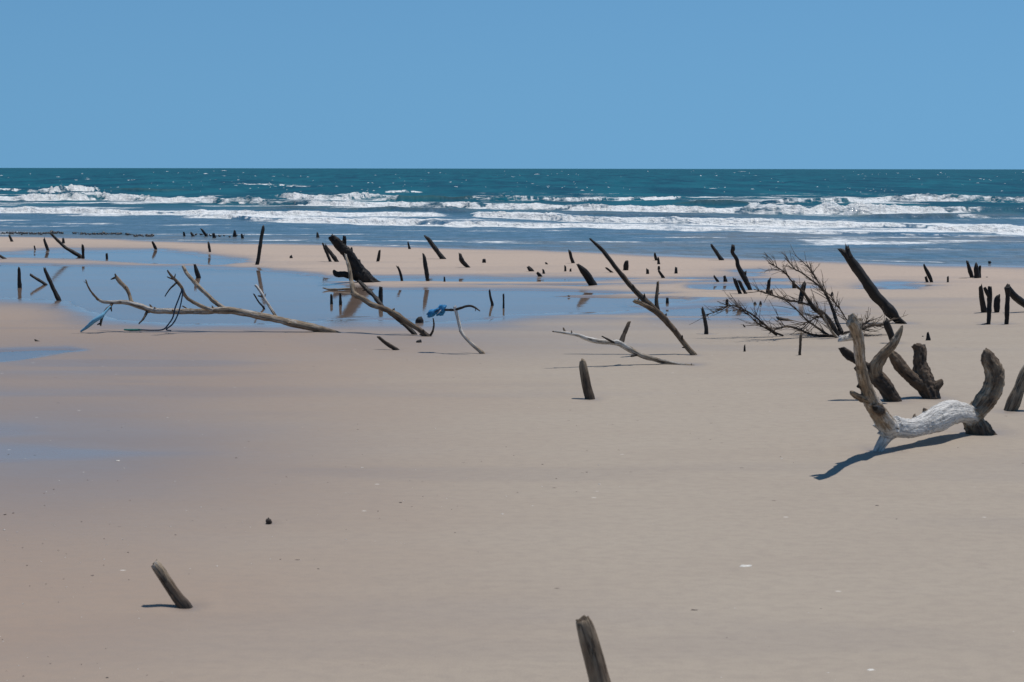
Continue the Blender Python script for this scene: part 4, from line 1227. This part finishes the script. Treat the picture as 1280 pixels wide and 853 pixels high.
    (ST, "crooked black stake, taller of the leaning two right of the tall forked-top log", [(1155, 331.6, 1.3), (1158.6, 339, 2.0), (1161.6, 345, 2.0), (1164.8, 354, 1.9)], .05),
    (SP_, "short stub at the left foot of the crooked black stake", [(1156.8, 346, 1.6), (1159.2, 353.8, 1.9)], .05),
    (SP_, "slender peg alone between the crooked stake and the far right trio", [(1184.8, 346, 1.2), (1185, 354, 1.3)], .05),
    (ST, "left leaning stake of the trio at the far right water line", [(1209, 327.8, 1.7), (1211.6, 336, 2.4), (1214.6, 348, 2.8)], .05),
    (ST, "tallest broad stake of the trio at the far right water line", [(1220.8, 330, 1.6), (1221, 338, 3.2), (1221.2, 348.4, 3.2)], .05),
    (ST, "right thin stake of the trio at the far right water line", [(1225, 333.2, 1.3), (1224, 348.2, 2.0)], .05),
    (ST, "left post of the black palisade group at the right edge", [(1225.8, 357.6, 2.6), (1227.6, 372, 3.3), (1230.8, 391.6, 3.0)], .05),
    (ST, "broad short post behind the middle of the palisade group at the right edge", [(1249.6, 369, 1.4), (1246.6, 375, 4.2), (1246.4, 391.6, 2.8)], .05),
]
for (nm, cat), lab, ch, bl in [(p[0], p[1], p[2], p[3]) for p in POSTS]:
    post(nm, lab, cat, ch, (bl, bl), G1, K=8, jag=(0.7 if cat == 'stump' and 'splinter' not in lab else 1.5) * (0.4 if 'lumpy' in lab or 'ball' in lab or 'round' in lab else 1))
post("wooden_stake", "nearest slim post of the palisade group with a side prong and small foot", "stake",
     [(1237, 358.6, 2.0), (1237, 372, 2.8), (1236, 392, 2.8), (1235.6, 406.8, 2.6)], .05, G1,
     extra=[("prong", [(1231, 360, 1.8, 0), (1233.5, 365, 2.4, 0), (1237, 372, 2.4, 0)], .05), ("foot", [(1226.5, 406.3, 1.0, 0), (1231, 406, 1.4, 0), (1236, 405, 2, 0)], .05)])
post("wooden_stake", "knob-headed black post at the right end of the palisade group", "stake",
     [(1259.6, 357.5, 2.8), (1259.6, 361, 4.0), (1259.6, 370, 2.9), (1258.8, 390, 2.8), (1258, 406.8, 2.5)], .05, G1)
post("driftwood_log", "black log leaning on the knob-headed post at the right edge", "log",
     [(1260.5, 360.5, 3.2, 0), (1267.7, 370.5, 4.2, 0), (1280, 380, 4.2, .1), (1300, 392, 4, .2)], .05)
post("gnarled_stake", "tall knobbed gnarled black stake with side prong right of centre above the pools", "stake",
     [(916.4, 307.6, 2.4), (916, 312, 2.8), (915.6, 316, 2.2), (920.6, 324, 2.4), (922.5, 333, 2.4), (929, 346, 3.2), (938, 363.4, 2.4)], .05, G1,
     extra=[("prong", [(932, 339.6, 1.2, 0), (931.4, 344, 1.5, 0), (930.4, 350, 2.0, 0)], .05)])
branch("driftwood_stick", "pale curved sliver lying in the pool left of the double-stemmed branch", "stick", (425, 362.5), [
    ("trunk", [(403.5, 360, .7, .1), (412, 362, 1.1, .05), (425, 362, 1.2, 0), (440, 361, 1.2, 0)], (0.6, 0.5))], stubs=False)  # thin pale tube laid flat where a pale sliver shows on the pool
branch("driftwood_stick", "thin flat stick lying on sand left of the far right trio of stakes", "stick", (1203, 348.8), [
    ("trunk", [(1199, 348.3, .6, 0), (1204, 348.3, .8, 0), (1208.5, 348.5, .7, 0)], (0.2, 0.2))], stubs=False)
branch("driftwood_stick", "small dark curled chip on sand above the narrow wedge pool at left", "driftwood", (47, 428), [
    ("trunk", [(43.8, 425, .8, 0), (46.5, 427, 1.4, 0), (50.5, 428, .8, 0)], (0.06, 0.06))], stubs=False)
branch("driftwood_stick", "tiny curled twig on sand left of the short flat log", "stick", (931, 410), [
    ("trunk", [(928.8, 405.8, .6, 0), (930.5, 408, .9, 0), (932.4, 410, .7, 0)], (0.1, 0.1))], stubs=False)


# ------------------------------------------------------------------ shells, chips and stones
def pebble(V, Fc, c, rx, ry, rz, seed, n=5, K=8, rot=0.0):
    b0 = len(V)
    for i in range(n + 1):
        a = math.pi * i / n
        for j in range(K):
            b = 2 * math.pi * j / K
            p = Vector((math.sin(a) * math.cos(b), math.sin(a) * math.sin(b), math.cos(a)))
            f = 1 + 0.5 * mnoise.noise(p * 1.6 + Vector((seed * 3.1, seed, 0)))
            x, y = p.x * rx * f, p.y * ry * f
            V.append((c[0] + x * math.cos(rot) - y * math.sin(rot), c[1] + x * math.sin(rot) + y * math.cos(rot), c[2] + p.z * rz * f))
    for i in range(n):
        for j in range(K):
            j2 = (j + 1) % K
            Fc.append((b0 + i * K + j, b0 + (i + 1) * K + j, b0 + (i + 1) * K + j2, b0 + i * K + j2))


def single(name, label, cat, px, py, rpx, mat, flat=0.5, wide=1.0):
    p = ground(px, py); k = rpx * p.y / F
    V, Fc = [], []
    pebble(V, Fc, (0, 0, k * flat * 0.45), k * wide, k, k * flat, px * 0.1, 8, 12, 0.2)
    return tag(link(name, mesh_from(name, V, Fc), mat, loc=(p.x, p.y, 0.008)), label, cat)


single("driftwood_lump", "small dark wood knob half buried alone on the damp sand at lower left", "driftwood", 336, 656, 3.6, M_CHIP, 1.3)
single("sea_shell", "largest white shell lying on open sand at lower right", "shell", 932, 710.5, 5.5, M_SHELL, 0.3, 1.6)
single("wood_chip", "dark flat wood chip on sand below the largest white shell", "chip", 868, 766, 4.5, M_CHIP, 0.3, 1.5)
single("sea_shell", "small pale shell near the bottom edge right of centre", "shell", 1088, 841, 4.5, M_SHELL, 0.3, 1.5)
single("wood_chip", "small dark chip on sand below the shadow of the arched trunk", "chip", 1096, 635, 2.6, M_CHIP, 0.5, 1.3)
single("sea_shell", "tiny bright shell on damp sand left of centre below the wet hollow", "shell", 147, 578, 2.2, M_SHELL, 0.4, 1.3)
single("stone", "small stone on the sand left of the pointed little stump", "stone", 1153.5, 422, 1.2, M_STONE, 0.7)
single("stone", "dark stone in the pool right of centre below the splintered stump", "stone", 711, 371, 1.6, M_STONE, 0.6)
single("stone", "dark stone at the far right water line above the trio of stakes", "stone", 1237, 329.3, 2.0, M_STONE, 0.9)
single("stone", "small stone on sand right of the far right trio of stakes", "stone", 1233.6, 347.6, 1.5, M_STONE, 0.5)

V1, F1, V2, F2 = [], [], [], []
for k in range(900):
    px = random.uniform(-60, 1340)
    py = 400 + 480 * random.random() ** 0.85
    p = ground(px, py)
    s = random.uniform(0.5, 1.5) * (1.0 if random.random() < 0.92 else 1.7)
    kx = s * p.y / F * 0.75 * max(0.55, min(1, (py - 300) / 300))
    if random.random() < 0.5:
        pebble(V1, F1, (p.x, p.y, 0.012), kx * 1.2, kx * random.uniform(.8, 1.6), kx * 0.3, k, 3, 6, random.uniform(0, 3))
    else:
        pebble(V2, F2, (p.x, p.y, 0.012), kx * 1.2, kx * random.uniform(.8, 1.6), kx * 0.3, k, 3, 6, random.uniform(0, 3))
tag(link("shell_fragments", mesh_from("shell_fragments", V1, F1), M_SHELL), kind='stuff')
tag(link("wood_crumbs", mesh_from("wood_crumbs", V2, F2), M_CHIP), kind='stuff')

# black rubble washed along the water line on the left
V, Fc = [], []
for k in range(900):
    u = random.random()
    px = -60 + 252 * u if random.random() < 0.86 else random.uniform(225, 315)
    py = np.interp(px, [-60, 0, 60, 120, 190, 230, 315], [289, 290.5, 292, 293, 294, 293.5, 295]) + random.gauss(0, 0.6) + 2.8 * (vnoise(np.array([px * 0.045]), np.array([0.9]), 78)[0] - .5)
    if px < 200 and vnoise(np.array([px * 0.07]), np.array([0.3]), 77)[0] < 0.30: continue
    if px > 200 and random.random() < .45: continue
    p = ground(px, py)
    s = (0.25 + 1.5 * random.random() ** 5) * p.y / F
    pebble(V, Fc, (p.x, p.y, 0.01), s * 1.5, s * 1.3, s * random.uniform(.6, 1.1), k, 4, 6, random.uniform(0, 3))
tag(link("wet_rubble", mesh_from("wet_rubble", V, Fc), M_STONE), kind='stuff')
